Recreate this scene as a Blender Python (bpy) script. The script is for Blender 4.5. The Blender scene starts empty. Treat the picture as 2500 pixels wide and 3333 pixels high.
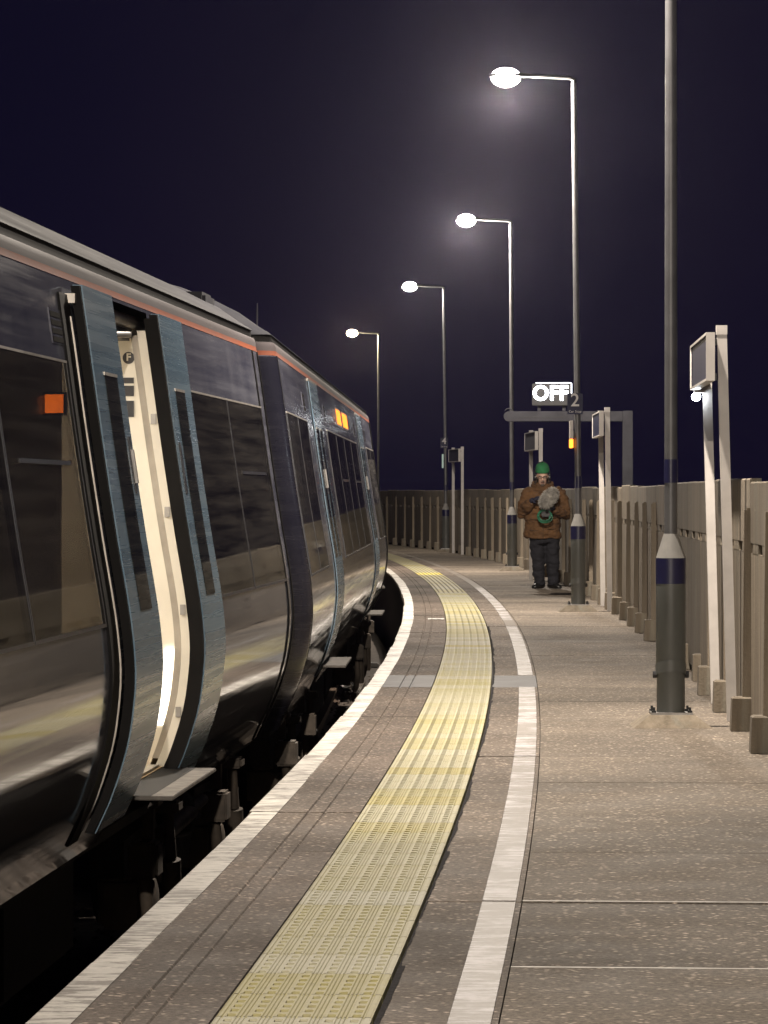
import bpy, bmesh, math, random
from mathutils import Vector, Matrix
random.seed(7)
R = math.radians
S = bpy.context.scene
COL = S.collection

# ------------------------------------------------------------------ camera
# metres; x right, y along the platform, z up; platform surface = 0
FPX, CX, HOR, CAMH = 11555.0, 1250.0, 1606.0, 1.30      # photo pixels (2500 x 3333)
cam = bpy.data.cameras.new('camera'); camo = bpy.data.objects.new('camera', cam); COL.objects.link(camo)
cam.sensor_fit = 'VERTICAL'; cam.sensor_height = 24.0; cam.lens = 24.0 * FPX / 3333.0
cam.clip_start = 0.05; cam.clip_end = 3000
camo.location = (0, 0, CAMH)
camo.rotation_euler = (R(90) - math.atan((1666.5 - HOR) / FPX), 0, 0)
S.camera = camo

# ------------------------------------------------------------------ world and exposure
W = bpy.data.worlds.new('World'); S.world = W; W.use_nodes = True
nt = W.node_tree; bg = nt.nodes['Background']
tc = nt.nodes.new('ShaderNodeTexCoord'); nz = nt.nodes.new('ShaderNodeTexNoise'); cr = nt.nodes.new('ShaderNodeValToRGB')
nz.inputs['Scale'].default_value = 2.6; nz.inputs['Detail'].default_value = 3
cr.color_ramp.elements[0].position = .3; cr.color_ramp.elements[0].color = (.0030, .0026, .0115, 1)
cr.color_ramp.elements[1].position = .75; cr.color_ramp.elements[1].color = (.0062, .0042, .0155, 1)
nt.links.new(tc.outputs['Generated'], nz.inputs['Vector']); nt.links.new(nz.outputs['Fac'], cr.inputs['Fac'])
nt.links.new(cr.outputs['Color'], bg.inputs['Color']); bg.inputs['Strength'].default_value = 0.8
LAMP_W = 2500.0
S.view_settings.view_transform = 'Standard'; S.view_settings.look = 'None'
S.view_settings.exposure = 0.28; S.view_settings.gamma = 1.0
S.render.engine = 'CYCLES'
S.cycles.use_denoising = True
S.cycles.max_bounces = 6; S.cycles.caustics_reflective = False; S.cycles.caustics_refractive = False
S.cycles.sample_clamp_indirect = 4.0

# ------------------------------------------------------------------ helpers
def tag(o, label=None, cat=None, group=None, kind=None):
    if label: o['label'] = label
    if cat: o['category'] = cat
    if group: o['group'] = group
    if kind: o['kind'] = kind
    return o
def empty(name, loc=(0, 0, 0), rz=0.0):
    o = bpy.data.objects.new(name, None); COL.objects.link(o)
    o.location = loc; o.rotation_euler = (0, 0, rz); o.empty_display_size = .1
    return o
class MB:
    """collects vertices and faces; build() links one mesh object"""
    def __init__(s): s.v = []; s.f = []; s.m = []
    def add(s, vs, fs, mi=0):
        b = len(s.v); s.v += [tuple(p) for p in vs]
        for f in fs: s.f.append(tuple(b + i for i in f)); s.m.append(mi)
        return s
    def box(s, a, b, mi=0, bev=0.0):
        x0, y0, z0 = [min(p, q) for p, q in zip(a, b)]; x1, y1, z1 = [max(p, q) for p, q in zip(a, b)]
        if bev <= 0:
            vs = [(x0,y0,z0),(x1,y0,z0),(x1,y1,z0),(x0,y1,z0),(x0,y0,z1),(x1,y0,z1),(x1,y1,z1),(x0,y1,z1)]
            return s.add(vs, [(0,3,2,1),(4,5,6,7),(0,1,5,4),(1,2,6,5),(2,3,7,6),(3,0,4,7)], mi)
        bm = bmesh.new(); bmesh.ops.create_cube(bm, size=1.0)
        for v in bm.verts: v.co = Vector(((x0+x1)/2+v.co.x*(x1-x0), (y0+y1)/2+v.co.y*(y1-y0), (z0+z1)/2+v.co.z*(z1-z0)))
        bmesh.ops.bevel(bm, geom=list(bm.edges), offset=bev, segments=2, affect='EDGES')
        return s.frombm(bm, mi)
    def frombm(s, bm, mi=0, M=None):
        bm.verts.index_update()
        vs = [(M @ v.co) if M else v.co.copy() for v in bm.verts]
        s.add(vs, [[v.index for v in f.verts] for f in bm.faces], mi); bm.free(); return s
    def tube(s, pts, rads, n=12, mi=0, caps=True, sq=(1, 1)):
        pts = [Vector(p) for p in pts]
        if not hasattr(rads, '__len__'): rads = [rads] * len(pts)
        rings = []; up = None
        for i, p in enumerate(pts):
            d = (pts[min(i+1, len(pts)-1)] - pts[max(i-1, 0)]).normalized()
            if up is None:
                up = Vector((0, 0, 1)) if abs(d.z) < .9 else Vector((1, 0, 0))
            a = d.cross(up).normalized(); b = a.cross(d).normalized(); up = b
            rings.append([p + a*math.cos(2*math.pi*k/n)*rads[i]*sq[0] + b*math.sin(2*math.pi*k/n)*rads[i]*sq[1] for k in range(n)])
        vs = [q for r in rings for q in r]; fs = []
        for i in range(len(pts)-1):
            for k in range(n):
                fs.append((i*n+k, i*n+(k+1) % n, (i+1)*n+(k+1) % n, (i+1)*n+k))
        if caps: fs.append(tuple(range(n-1, -1, -1))); fs.append(tuple((len(pts)-1)*n+k for k in range(n)))
        return s.add(vs, fs, mi)
    def lathe(s, prof, c=(0, 0, 0), n=24, mi=0):
        """prof: (r, z) bottom to top"""
        vs = []; fs = []
        for r, z in prof:
            for k in range(n):
                a = 2*math.pi*k/n; vs.append((c[0]+r*math.cos(a), c[1]+r*math.sin(a), c[2]+z))
        for i in range(len(prof)-1):
            for k in range(n): fs.append((i*n+k, i*n+(k+1) % n, (i+1)*n+(k+1) % n, (i+1)*n+k))
        fs.append(tuple(range(n-1, -1, -1))); fs.append(tuple((len(prof)-1)*n+k for k in range(n)))
        return s.add(vs, fs, mi)
    def ellipsoid(s, c, r, M=None, seg=16, rin=10, mi=0):
        bm = bmesh.new(); bmesh.ops.create_uvsphere(bm, u_segments=seg, v_segments=rin, radius=1.0)
        T = Matrix.Translation(c) @ (M.to_4x4() if M else Matrix.Identity(4)) @ Matrix.Diagonal((r[0], r[1], r[2], 1))
        return s.frombm(bm, mi, T)
    def build(s, name, mats, parent=None, smooth=None):
        me = bpy.data.meshes.new(name); me.from_pydata(s.v, [], s.f)
        if not isinstance(mats, (list, tuple)): mats = [mats]
        for m in mats: me.materials.append(m)
        if any(s.m):
            for p, i in zip(me.polygons, s.m): p.material_index = i
        me.update()
        bm = bmesh.new(); bm.from_mesh(me); bmesh.ops.recalc_face_normals(bm, faces=bm.faces); bm.to_mesh(me); bm.free()
        if smooth is not None:
            for p in me.polygons: p.use_smooth = True
            me.set_sharp_from_angle(angle=R(smooth))
        o = bpy.data.objects.new(name, me); COL.objects.link(o)
        if parent is not None: o.parent = parent
        return o
def copy_tree(o, parent=None):
    c = o.copy(); COL.objects.link(c)
    if parent is not None: c.parent = parent
    for ch in list(o.children): copy_tree(ch, c)
    return c
def text_mesh(txt, size, depth, name, m, parent, M, font_bold=0.0):
    cu = bpy.data.curves.new('t', 'FONT'); cu.body = txt; cu.size = size; cu.extrude = depth; cu.offset = font_bold
    cu.space_character = 1.06; cu.align_x = 'CENTER'; cu.align_y = 'CENTER'
    t = bpy.data.objects.new('t', cu); COL.objects.link(t)
    me = bpy.data.meshes.new_from_object(t.evaluated_get(bpy.context.evaluated_depsgraph_get()))
    bpy.data.objects.remove(t); me.transform(M); me.materials.clear(); me.materials.append(m); me.name = name
    o = bpy.data.objects.new(name, me); COL.objects.link(o); o.parent = parent
    return o

# ------------------------------------------------------------------ materials
def newmat(name):
    m = bpy.data.materials.new(name); m.use_nodes = True
    return m, m.node_tree.nodes, m.node_tree.links, m.node_tree.nodes['Principled BSDF']
def mix(N, L, fac, a, b, mode='MIX'):
    n = N.new('ShaderNodeMix'); n.data_type = 'RGBA'; n.blend_type = mode
    for sock, v in ((n.inputs[0], fac), (n.inputs[6], a), (n.inputs[7], b)):
        if hasattr(v, 'node'): L.new(v, sock)
        elif isinstance(v, (int, float)): sock.default_value = v
        else: sock.default_value = (*v, 1)
    return n.outputs[2]
def coord(N, L, scale=(1, 1, 1), kind='Object'):
    t = N.new('ShaderNodeTexCoord'); mp = N.new('ShaderNodeMapping'); mp.inputs['Scale'].default_value = scale
    L.new(t.outputs[kind], mp.inputs['Vector']); return mp.outputs['Vector']
def noise(N, L, vec, scale, detail=3.0, rough=.55):
    n = N.new('ShaderNodeTexNoise'); n.inputs['Scale'].default_value = scale; n.inputs['Detail'].default_value = detail
    n.inputs['Roughness'].default_value = rough; L.new(vec, n.inputs['Vector']); return n.outputs['Fac']
def ramp(N, L, f, stops):
    r = N.new('ShaderNodeValToRGB'); L.new(f, r.inputs['Fac']); e = r.color_ramp.elements
    while len(e) < len(stops): e.new(.5)
    for k, (p, c) in enumerate(stops):
        e[k].position = p; e[k].color = (c, c, c, 1) if isinstance(c, (int, float)) else (*c, 1)
    return r.outputs['Color']
def bump(N, L, P, h, strength=.3, dist=.01):
    b = N.new('ShaderNodeBump'); b.inputs['Strength'].default_value = strength; b.inputs['Distance'].default_value = dist
    L.new(h, b.inputs['Height']); L.new(b.outputs['Normal'], P.inputs['Normal'])
def plain(name, c, rough=.5, metal=0.0, var=.25, scale=6.0, spec=.5, bmp=0.0, bscale=80.0, stretch=(1, 1, 1), coat=0.0):
    m, N, L, P = newmat(name)
    v = coord(N, L, stretch); f = noise(N, L, v, scale, 4)
    fac = ramp(N, L, f, [(.3, 0.0), (.7, 1.0)])
    L.new(mix(N, L, fac, tuple(x*(1-var) for x in c), tuple(min(1, x*(1+var)) for x in c)), P.inputs['Base Color'])
    P.inputs['Roughness'].default_value = rough; P.inputs['Metallic'].default_value = metal
    P.inputs['Specular IOR Level'].default_value = spec
    if coat: P.inputs['Coat Weight'].default_value = coat
    if bmp: bump(N, L, P, noise(N, L, v, bscale, 3), bmp, .004)
    return m
def emit(name, c, strength):
    m, N, L, P = newmat(name)
    P.inputs['Base Color'].default_value = (*c, 1); P.inputs['Emission Color'].default_value = (*c, 1)
    P.inputs['Emission Strength'].default_value = strength; return m
def objrand(N): return N.new('ShaderNodeObjectInfo').outputs['Random']

def slab_mat(name, dark, light, speck=.55, rough=.85):
    """brown-grey exposed aggregate paving with pale grit"""
    m, N, L, P = newmat(name); v = coord(N, L)
    big = ramp(N, L, noise(N, L, v, 3.0, 7, .75), [(.2, 0.0), (.8, 1.0)])
    base = mix(N, L, big, dark, light)
    # per slab tone
    rr = ramp(N, L, objrand(N), [(0.0, .80), (1.0, 1.15)])
    base = mix(N, L, 1.0, base, rr, 'MULTIPLY')
    vo = N.new('ShaderNodeTexVoronoi'); vo.inputs['Scale'].default_value = 38; L.new(v, vo.inputs['Vector'])
    sp = ramp(N, L, vo.outputs['Distance'], [(.14, 1.0), (.40, 0.0)])
    gate = ramp(N, L, noise(N, L, v, 15, 2), [(.46, 0.0), (.56, 1.0)])
    fac = mix(N, L, 1.0, sp, gate, 'MULTIPLY')
    base = mix(N, L, fac, base, tuple(min(1, x*(1+speck)*1.9) for x in light))
    mot = ramp(N, L, noise(N, L, v, 46, 4, .8), [(.34, .4), (.66, 1.6)])
    base = mix(N, L, .8, base, mix(N, L, 1.0, base, mot, 'MULTIPLY'))
    st = ramp(N, L, noise(N, L, v, 4.5, 5, .65), [(.58, 0.0), (.74, 1.0)])
    base = mix(N, L, mix(N, L, .10, (0, 0, 0), st), base, tuple(x*.45 for x in dark))
    P.inputs['Specular IOR Level'].default_value = .25
    vg = N.new('ShaderNodeTexVoronoi'); vg.inputs['Scale'].default_value = 2.3; vg.inputs['Randomness'].default_value = 1.0; L.new(v, vg.inputs['Vector'])
    gum = ramp(N, L, vg.outputs['Distance'], [(.045, 1.0), (.06, 0.0)])
    base = mix(N, L, mix(N, L, .55, (0, 0, 0), gum), base, tuple(x*.4 for x in dark))
    pt_ = ramp(N, L, noise(N, L, v, .55, 3, .5), [(.38, .72), (.62, 1.18)])
    base = mix(N, L, 1.0, base, pt_, 'MULTIPLY')
    L.new(base, P.inputs['Base Color'])
    rf = ramp(N, L, noise(N, L, v, 2.2, 4), [(.35, rough-.04), (.65, rough+.08)])
    L.new(rf, P.inputs['Roughness'])
    bump(N, L, P, noise(N, L, v, 75, 4, .65), .55, .012)
    return m
def worn_paint(name, paint, under, lo=.42, hi=.56, rough=.5):
    m, N, L, P = newmat(name); v = coord(N, L)
    a = noise(N, L, v, 2.2, 6, .75); b = noise(N, L, coord(N, L, (5, 26, 5)), 1.0, 5, .7)
    f = mix(N, L, .55, a, b)
    fac = ramp(N, L, f, [(lo, 0.0), (hi, 1.0)])
    tone = mix(N, L, ramp(N, L, noise(N, L, v, 14, 4), [(.3, 0.0), (.7, 1.0)]), tuple(x*.72 for x in paint), paint)
    L.new(mix(N, L, fac, under, tone), P.inputs['Base Color']); P.inputs['Roughness'].default_value = rough; P.inputs['Specular IOR Level'].default_value = .12
    bump(N, L, P, f, .5, .012)
    return m
M = {}
M['slab'] = slab_mat('paving_aggregate', (.120, .097, .078), (.205, .172, .143))
M['coping'] = slab_mat('coping_aggregate', (.10, .078, .064), (.175, .143, .118))
M['wideslab'] = slab_mat('wide_paving', (.140, .116, .092), (.215, .182, .148), .45)
M['greyslab'] = plain('smooth_grey_mortar', (.10, .10, .106), .7, var=.2, scale=5, bmp=.15, spec=.12)
M['tar'] = plain('black_sealant', (.030, .028, .030), .95, var=.5, scale=40, spec=.03)
M['joint'] = plain('joint_dirt', (.035, .030, .026), .9)
M['mortar'] = plain('pale_joint_filler', (.62, .58, .52), .7, var=.2, scale=20)
M['edgepaint'] = worn_paint('worn_white_edge_paint', (.60, .57, .52), (.17, .15, .13), .455, .51)
M['linepaint'] = worn_paint('worn_white_line_paint', (.44, .415, .43), (.14, .12, .102), .492, .56, .6)
M['fadedpaint'] = worn_paint('nearly_gone_white_line', (.25, .23, .215), (.19, .165, .14), .52, .62, .7)
def tile_mat():
    m, N, L, P = newmat('tactile_tile'); v = coord(N, L)
    r = objrand(N)
    base = ramp(N, L, r, [(0.0, (.38, .35, .20)), (.22, (.45, .42, .28)), (.40, (.38, .34, .14)), (.58, (.42, .39, .23)), (.76, (.46, .44, .32)), (.9, (.39, .335, .11)), (1.0, (.42, .38, .19))])
    g = ramp(N, L, noise(N, L, v, 3.2, 5, .6), [(.35, 0.0), (.7, 1.0)])
    base = mix(N, L, mix(N, L, .30, (0, 0, 0), g), base, (.50, .48, .38))
    d = ramp(N, L, noise(N, L, v, 28, 5, .65), [(.52, 0.0), (.72, 1.0)])
    base = mix(N, L, mix(N, L, .5, (0, 0, 0), d), base, (.24, .21, .13))
    L.new(base, P.inputs['Base Color']); P.inputs['Roughness'].default_value = .7; P.inputs['Specular IOR Level'].default_value = .15
    bump(N, L, P, noise(N, L, v, 120, 3), .25, .004)
    return m
M['tile'] = tile_mat()
M['tileyellow'] = plain('fresh_yellow_tile', (.72, .58, .03), .5, var=.15)
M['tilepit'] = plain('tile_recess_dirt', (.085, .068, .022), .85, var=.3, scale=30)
def concrete_mat():
    m, N, L, P = newmat('weathered_concrete'); v = coord(N, L)
    st = noise(N, L, coord(N, L, (6, 6, .5)), 1.6, 6, .65)
    base = mix(N, L, ramp(N, L, st, [(.3, 0.0), (.7, 1.0)]), (.100, .080, .056), (.245, .205, .155))
    rr = ramp(N, L, objrand(N), [(0.0, .74), (1.0, 1.18)]); base = mix(N, L, 1.0, base, rr, 'MULTIPLY')
    al = ramp(N, L, noise(N, L, coord(N, L, (3, 3, .35)), 1.1, 4), [(.60, 0.0), (.75, 1.0)])
    base = mix(N, L, mix(N, L, .5, (0, 0, 0), al), base, (.20, .23, .21))
    sp = ramp(N, L, noise(N, L, v, 70, 3, .7), [(.62, 0.0), (.75, 1.0)])
    base = mix(N, L, mix(N, L, .5, (0, 0, 0), sp), base, (.36, .32, .27))
    lich = ramp(N, L, noise(N, L, v, 9, 4, .6), [(.68, 0.0), (.74, 1.0)])
    base = mix(N, L, mix(N, L, .55, (0, 0, 0), lich), base, (.46, .43, .37))
    L.new(base, P.inputs['Base Color']); P.inputs['Roughness'].default_value = .88
    bump(N, L, P, noise(N, L, v, 45, 5, .65), .5, .012)
    return m
M['concrete'] = concrete_mat()
M['blackhole'] = plain('dark_slot', (.008, .007, .006), .95, spec=.02)
M['postgrey'] = plain('post_grey_green_paint', (.10, .105, .10), .42, var=.22, scale=5, bmp=.1, stretch=(1, 1, .4))
M['postcone'] = plain('post_pale_grey', (.19, .185, .175), .5, var=.18, scale=8)
M['shaft'] = plain('galvanised_shaft', (.115, .115, .12), .45, .3, var=.18, scale=7)
M['navyband'] = plain('navy_band', (.012, .012, .05), .35, var=.2)
M['darkmetal'] = plain('dark_metal', (.03, .03, .032), .5, .4)
M['steel'] = plain('dull_steel', (.28, .27, .26), .45, .7)
M['white'] = plain('white_powder_coat', (.52, .49, .465), .5, var=.12)
M['signface'] = plain('navy_sign_face', (.020, .022, .055), .55, var=.3, scale=3, spec=.25)
M['letter'] = plain('white_lettering', (.62, .60, .60), .5)
M['bracket'] = plain('galvanised_bracket', (.04, .04, .046), .9, 0, var=.2, spec=.04)
M['lampglow'] = emit('lamp_glass_lit', (1.0, .90, .78), 60)
M['lampwarm'] = emit('lamp_glass_lit_warm', (1.0, .83, .50), 45)
M['offwhite'] = emit('lit_white_letters', (.92, .95, 1.0), 16)
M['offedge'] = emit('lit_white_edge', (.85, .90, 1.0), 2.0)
M['ledwhite'] = emit('lit_led', (.85, .93, 1.0), 40)
M['orange'] = emit('lit_orange', (1.0, .27, .02), 2.6)
M['orangebright'] = emit('lit_orange_strip', (1.0, .24, .008), 2.0)
M['ledorange'] = emit('lit_led_text', (1.0, .20, .02), 5.5)
M['palegreen'] = emit('dim_green_white_panel', (.55, .75, .68), .12)

# train
def train_paint(name, c, rough=.24, dirt=(.085, .078, .074), amt=.55, spec=.6, bmp=.02):
    m, N, L, P = newmat(name)
    s = noise(N, L, coord(N, L, (2, .22, 7)), 1.5, 4, .6)
    t = noise(N, L, coord(N, L, (1.0, 2.2, .5)), 1.2, 4, .6)
    f = ramp(N, L, mix(N, L, .35, s, t), [(.36, 0.0), (.68, 1.0)])
    L.new(mix(N, L, mix(N, L, amt, (0, 0, 0), f), c, dirt), P.inputs['Base Color'])
    scr = ramp(N, L, noise(N, L, coord(N, L, (2, .5, 30)), 1.0, 3, .6), [(.35, max(.03, rough-.06)), (.7, rough+.08)])
    L.new(scr, P.inputs['Roughness']); P.inputs['Specular IOR Level'].default_value = spec
    bump(N, L, P, noise(N, L, coord(N, L, (1, .5, 1.6)), 2.0, 1), bmp, .02)
    return m
M['body'] = train_paint('train_dark_blue', (.070, .073, .102), .15, (.20, .205, .24), .8, .6, .004)
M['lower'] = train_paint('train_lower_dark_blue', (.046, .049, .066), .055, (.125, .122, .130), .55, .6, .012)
M['navy'] = train_paint('train_end_navy', (.011, .011, .019), .25, (.03, .03, .04), .4)
M['door'] = train_paint('train_door_blue', (.115, .190, .265), .26, (.20, .25, .285), .6, .5, .005)
M['roofgrey'] = train_paint('train_roof_grey', (.030, .031, .037), .8, (.055, .054, .058), .7, .06)
M['cantrail'] = train_paint('train_pale_cantrail', (.085, .075, .08), .75, (.06, .052, .052), .6, .08)
M['stripe'] = train_paint('train_orange_stripe', (.26, .060, .020), .7, (.11, .068, .06), .85, .08)
def glass_mat():
    m, N, L, P = newmat('tinted_window_glass')
    f = ramp(N, L, noise(N, L, coord(N, L, (1, .35, 11)), 2.0, 5, .65), [(.35, 0.0), (.72, 1.0)])
    L.new(mix(N, L, f, (.020, .019, .018), (.115, .108, .098)), P.inputs['Base Color'])
    L.new(ramp(N, L, noise(N, L, coord(N, L, (1, .4, 16)), 2.0, 3, .6), [(.35, .02), (.75, .07)]), P.inputs['Roughness'])
    P.inputs['Specular IOR Level'].default_value = .7
    tr = N.new('ShaderNodeBsdfTransparent'); tr.inputs['Color'].default_value = (.62, .58, .52, 1)
    mx = N.new('ShaderNodeMixShader'); fr = N.new('ShaderNodeFresnel'); fr.inputs['IOR'].default_value = 1.5
    mt = N.new('ShaderNodeMath'); mt.operation = 'MULTIPLY_ADD'; mt.inputs[1].default_value = .5; mt.inputs[2].default_value = .25; mt.use_clamp = True
    L.new(fr.outputs['Fac'], mt.inputs[0]); L.new(mt.outputs['Value'], mx.inputs['Fac'])
    L.new(tr.outputs['BSDF'], mx.inputs[1]); L.new(P.outputs['BSDF'], mx.inputs[2]); L.new(mx.outputs['Shader'], N['Material Output'].inputs['Surface'])
    return m
M['glass'] = glass_mat()
M['rubber'] = plain('black_rubber', (.006, .0055, .0055), .7, var=.3, spec=.12)
M['frame'] = plain('dark_window_frame', (.028, .028, .034), .3)
M['alu'] = plain('bare_aluminium', (.45, .42, .38), .38, .6, var=.2, scale=12)
M['tread'] = plain('grey_step_plate', (.12, .11, .10), .8, 0, var=.35, scale=15, spec=.08)
M['cream'] = plain('cream_interior_panel', (.66, .625, .545), .4, var=.06)
M['grey_int'] = plain('grey_interior_trim', (.30, .27, .23), .4)
M['floorint'] = plain('vestibule_floor', (.42, .28, .14), .6)
M['bogie'] = plain('dusty_bogie_metal', (.075, .060, .047), .7, .1, var=.45, scale=9, bmp=.4, bscale=40)
M['bogiedark'] = plain('grimy_bogie_black', (.028, .024, .021), .8, var=.4)
M['under'] = plain('underframe_black', (.016, .015, .015), .8)
M['bellows'] = plain('gangway_bellows', (.02, .02, .022), .7)
M['glareglow'] = emit('ceiling_light_glare', (1.0, .93, .80), 3.2)  # emission painting the ceiling light's reflection on the cream panel
M['ceilglow'] = emit('lit_train_ceiling', (1.0, .88, .68), 5)
M['dimglow'] = emit('dim_saloon_light', (1.0, .92, .80), .6)
M['seat'] = plain('dark_seat_fabric', (.03, .035, .07), .9, var=.3)
M['ballast'] = plain('ballast', (.075, .060, .050), .95, var=.6, scale=14, bmp=.6, bscale=20)
M['earth'] = plain('dark_earth', (.03, .028, .022), .95, var=.4, scale=2)
M['rail'] = plain('rail_steel', (.14, .10, .075), .55, .5)

# ------------------------------------------------------------------ ground, track
OX, OY, RE = -560.669, 44.04, 560.901         # centre and radius of the platform edge
def arc(s, u):
    a = (s - OY) / RE; r = RE + u
    return OX + r*math.cos(a), OY + r*math.sin(a)
def edge_x(y): return OX + math.sqrt(RE*RE - (y-OY)**2)

gm = MB(); gm.add([(-1200, -1200, -1.35), (1200, -1200, -1.35), (1200, 1200, -1.35), (-1200, 1200, -1.35)], [(0, 1, 2, 3)])
tag(gm.build('ground', M['earth']), kind='structure')
def sweep(prof, s0, s1, n, name, m, parent=None, closed=True, smooth=None):
    """profile (u, z) list swept along the curve of the platform"""
    b = MB(); k = len(prof); vs = []; fs = []
    for i in range(n+1):
        s = s0 + (s1-s0)*i/n
        for u, z in prof:
            x, y = arc(s, u); vs.append((x, y, z))
    for i in range(n):
        for j in range(k if closed else k-1):
            fs.append((i*k+j, i*k+(j+1) % k, (i+1)*k+(j+1) % k, (i+1)*k+j))
    if closed: fs.append(tuple(range(k))); fs.append(tuple(n*k+j for j in range(k-1, -1, -1)))
    b.add(vs, fs); return b.build(name, m, parent, smooth)
track = empty('track_bed', (0, 0, 0)); tag(track, kind='structure')
sweep([(-4.6, -1.35), (-4.2, -1.10), (-.12, -1.10), (-.12, -1.35)], -12, 120, 60, 'ballast_bed', M['ballast'], track)
for off in (-.80, -2.235):
    sweep([(off-.035, -.93), (off-.035, -.97), (off-.01, -.99), (off-.01, -1.06), (off-.07, -1.09), (off+.07, -1.09), (off+.01, -1.06), (off+.01, -.99), (off+.035, -.97), (off+.035, -.93)],
          -12, 120, 60, 'rail', M['rail'], track)
sb = MB()
for k in range(2600):                      # loose ballast stones beside the platform wall and under the train
    s = random.uniform(8, 46); u = -random.uniform(.14, 2.0)
    x, y = arc(s, u); r = random.uniform(.02, .045); z = -1.09 + random.uniform(-.005, .03)
    vs = [(x+random.uniform(.6, 1)*r*math.cos(a), y+random.uniform(.6, 1)*r*math.sin(a), z+random.uniform(-.2, .3)*r) for a in (0, 1.6, 3.1, 4.7)]
    vs.append((x+random.uniform(-.3, .3)*r, y, z+r*random.uniform(.5, .9)))
    sb.add(vs, [(0, 1, 4), (1, 2, 4), (2, 3, 4), (3, 0, 4)])
tag(sb.build('ballast_stones', M['ballast'], track), kind='stuff')

# ------------------------------------------------------------------ platform
plat = empty('platform'); tag(plat, kind='structure')
S0, S1 = -14.0, 112.0
sweep([(.06, -.062), (.06, -1.34), (3.3, -1.34), (3.3, -.062)], S0, S1, 70, 'platform_wall', M['joint'], plat)
J0, PITCH = 11.34, 1.558
U_TL, U_TR, U_W0, U_W1, U_MAX = .455, .850, 1.034, 1.144, 3.1
n0 = int(math.floor((S0-J0)/PITCH))+1; n1 = int((S1-J0)/PITCH)
g = .006
GREY = 8                                    # the slab course relaid in smooth grey mortar
for i in range(n0, n1):
    a = J0 + PITCH*i + g/2; b = a + PITCH - g
    dz = random.uniform(-.002, .002); nose = random.uniform(-.008, .008)
    gr = (i == GREY)
    # coping slab: rounded nose, two grooves
    zt = dz
    pr = [(nose+.02, -.075), (nose, -.06), (nose, zt-.012), (nose+.010, zt), (.232, zt), (.236, zt-.007), (.246, zt-.007), (.250, zt), (.300, zt), (.304, zt-.006), (.312, zt-.006), (.316, zt), (U_TL-.004, zt), (U_TL-.004, -.06)]
    cs = sweep(pr, a, b, 3, 'coping_slab', M['greyslab'] if gr else M['coping'], plat)
    sweep([(nose+.006, zt+.001), (nose+.009, zt+.003), (.115+random.uniform(-.004, .004), zt+.003), (.116, zt+.0005)], a+.001, b-.001, 3, 'edge_paint', M['edgepaint'], cs)
    dz = random.uniform(-.002, .002)
    isl = sweep([(U_TR+.006, -.06), (U_TR+.006, dz), (U_W1+.016, dz), (U_W1+.016, -.06)], a, b, 3, 'inner_slab', M['greyslab'] if gr else M['slab'], plat)
    if not gr:
        pass
    if 4 < a < 34:
        q_ = MB(); vs = []; nn = 22; wv = random.uniform(.004, .014)
        for k in range(nn+1):
            ss = a+(b-a)*k/nn; wv = min(.018, max(.002, wv+random.uniform(-.003, .003)))
            for uu in (U_TR+.0065, U_TR+.007+wv):
                x, y = arc(ss, uu); vs.append((x, y, dz+.0025))
        q_.add(vs, [(2*k, 2*k+1, 2*k+3, 2*k+2) for k in range(nn)]); q_.build('sealant', M['tar'], isl)
    if not gr:
        sweep([(U_W0, dz+.0005), (U_W0+.002, dz+.003), (U_W1-.002, dz+.003), (U_W1, dz+.0005)], a+.001, b-.001, 3, 'white_line', M['fadedpaint'] if (b > 50 or i == 15) else M['linepaint'], isl)
    dz = random.uniform(-.002, .002)
    wsl = sweep([(U_W1+.020, -.06), (U_W1+.020, dz), (U_MAX, dz), (U_MAX, -.06)], a, b, 3, 'paving_slab', M['wideslab'], plat)
    if i in (-1, 0):
        m_ = MB(); vs = []
        nn = 14
        for k in range(nn+1):
            u = U_W1+.02 + (2.0-U_W1)*k/nn; w = .005 + random.uniform(0, .007)
            for ss in (a-g-w*.6, a+w*.5):
                x, y = arc(ss, u); vs.append((x, y, dz+.004))
        m_.add(vs, [(2*k, 2*k+1, 2*k+3, 2*k+2) for k in range(nn)])
        m_.build('joint_filler', M['mortar'], wsl)
m_ = MB(); vs = []
for k in range(9):
    u = .27+.17*k/8; w = random.uniform(.10, .17)
    for ss in (36.7-w, 36.7+w):
        x, y = arc(ss, u); vs.append((x, y, .0045))
m_.add(vs, [(2*k, 2*k+1, 2*k+3, 2*k+2) for k in range(8)]); m_.build('paint_mark', M['edgepaint'], plat)
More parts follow.
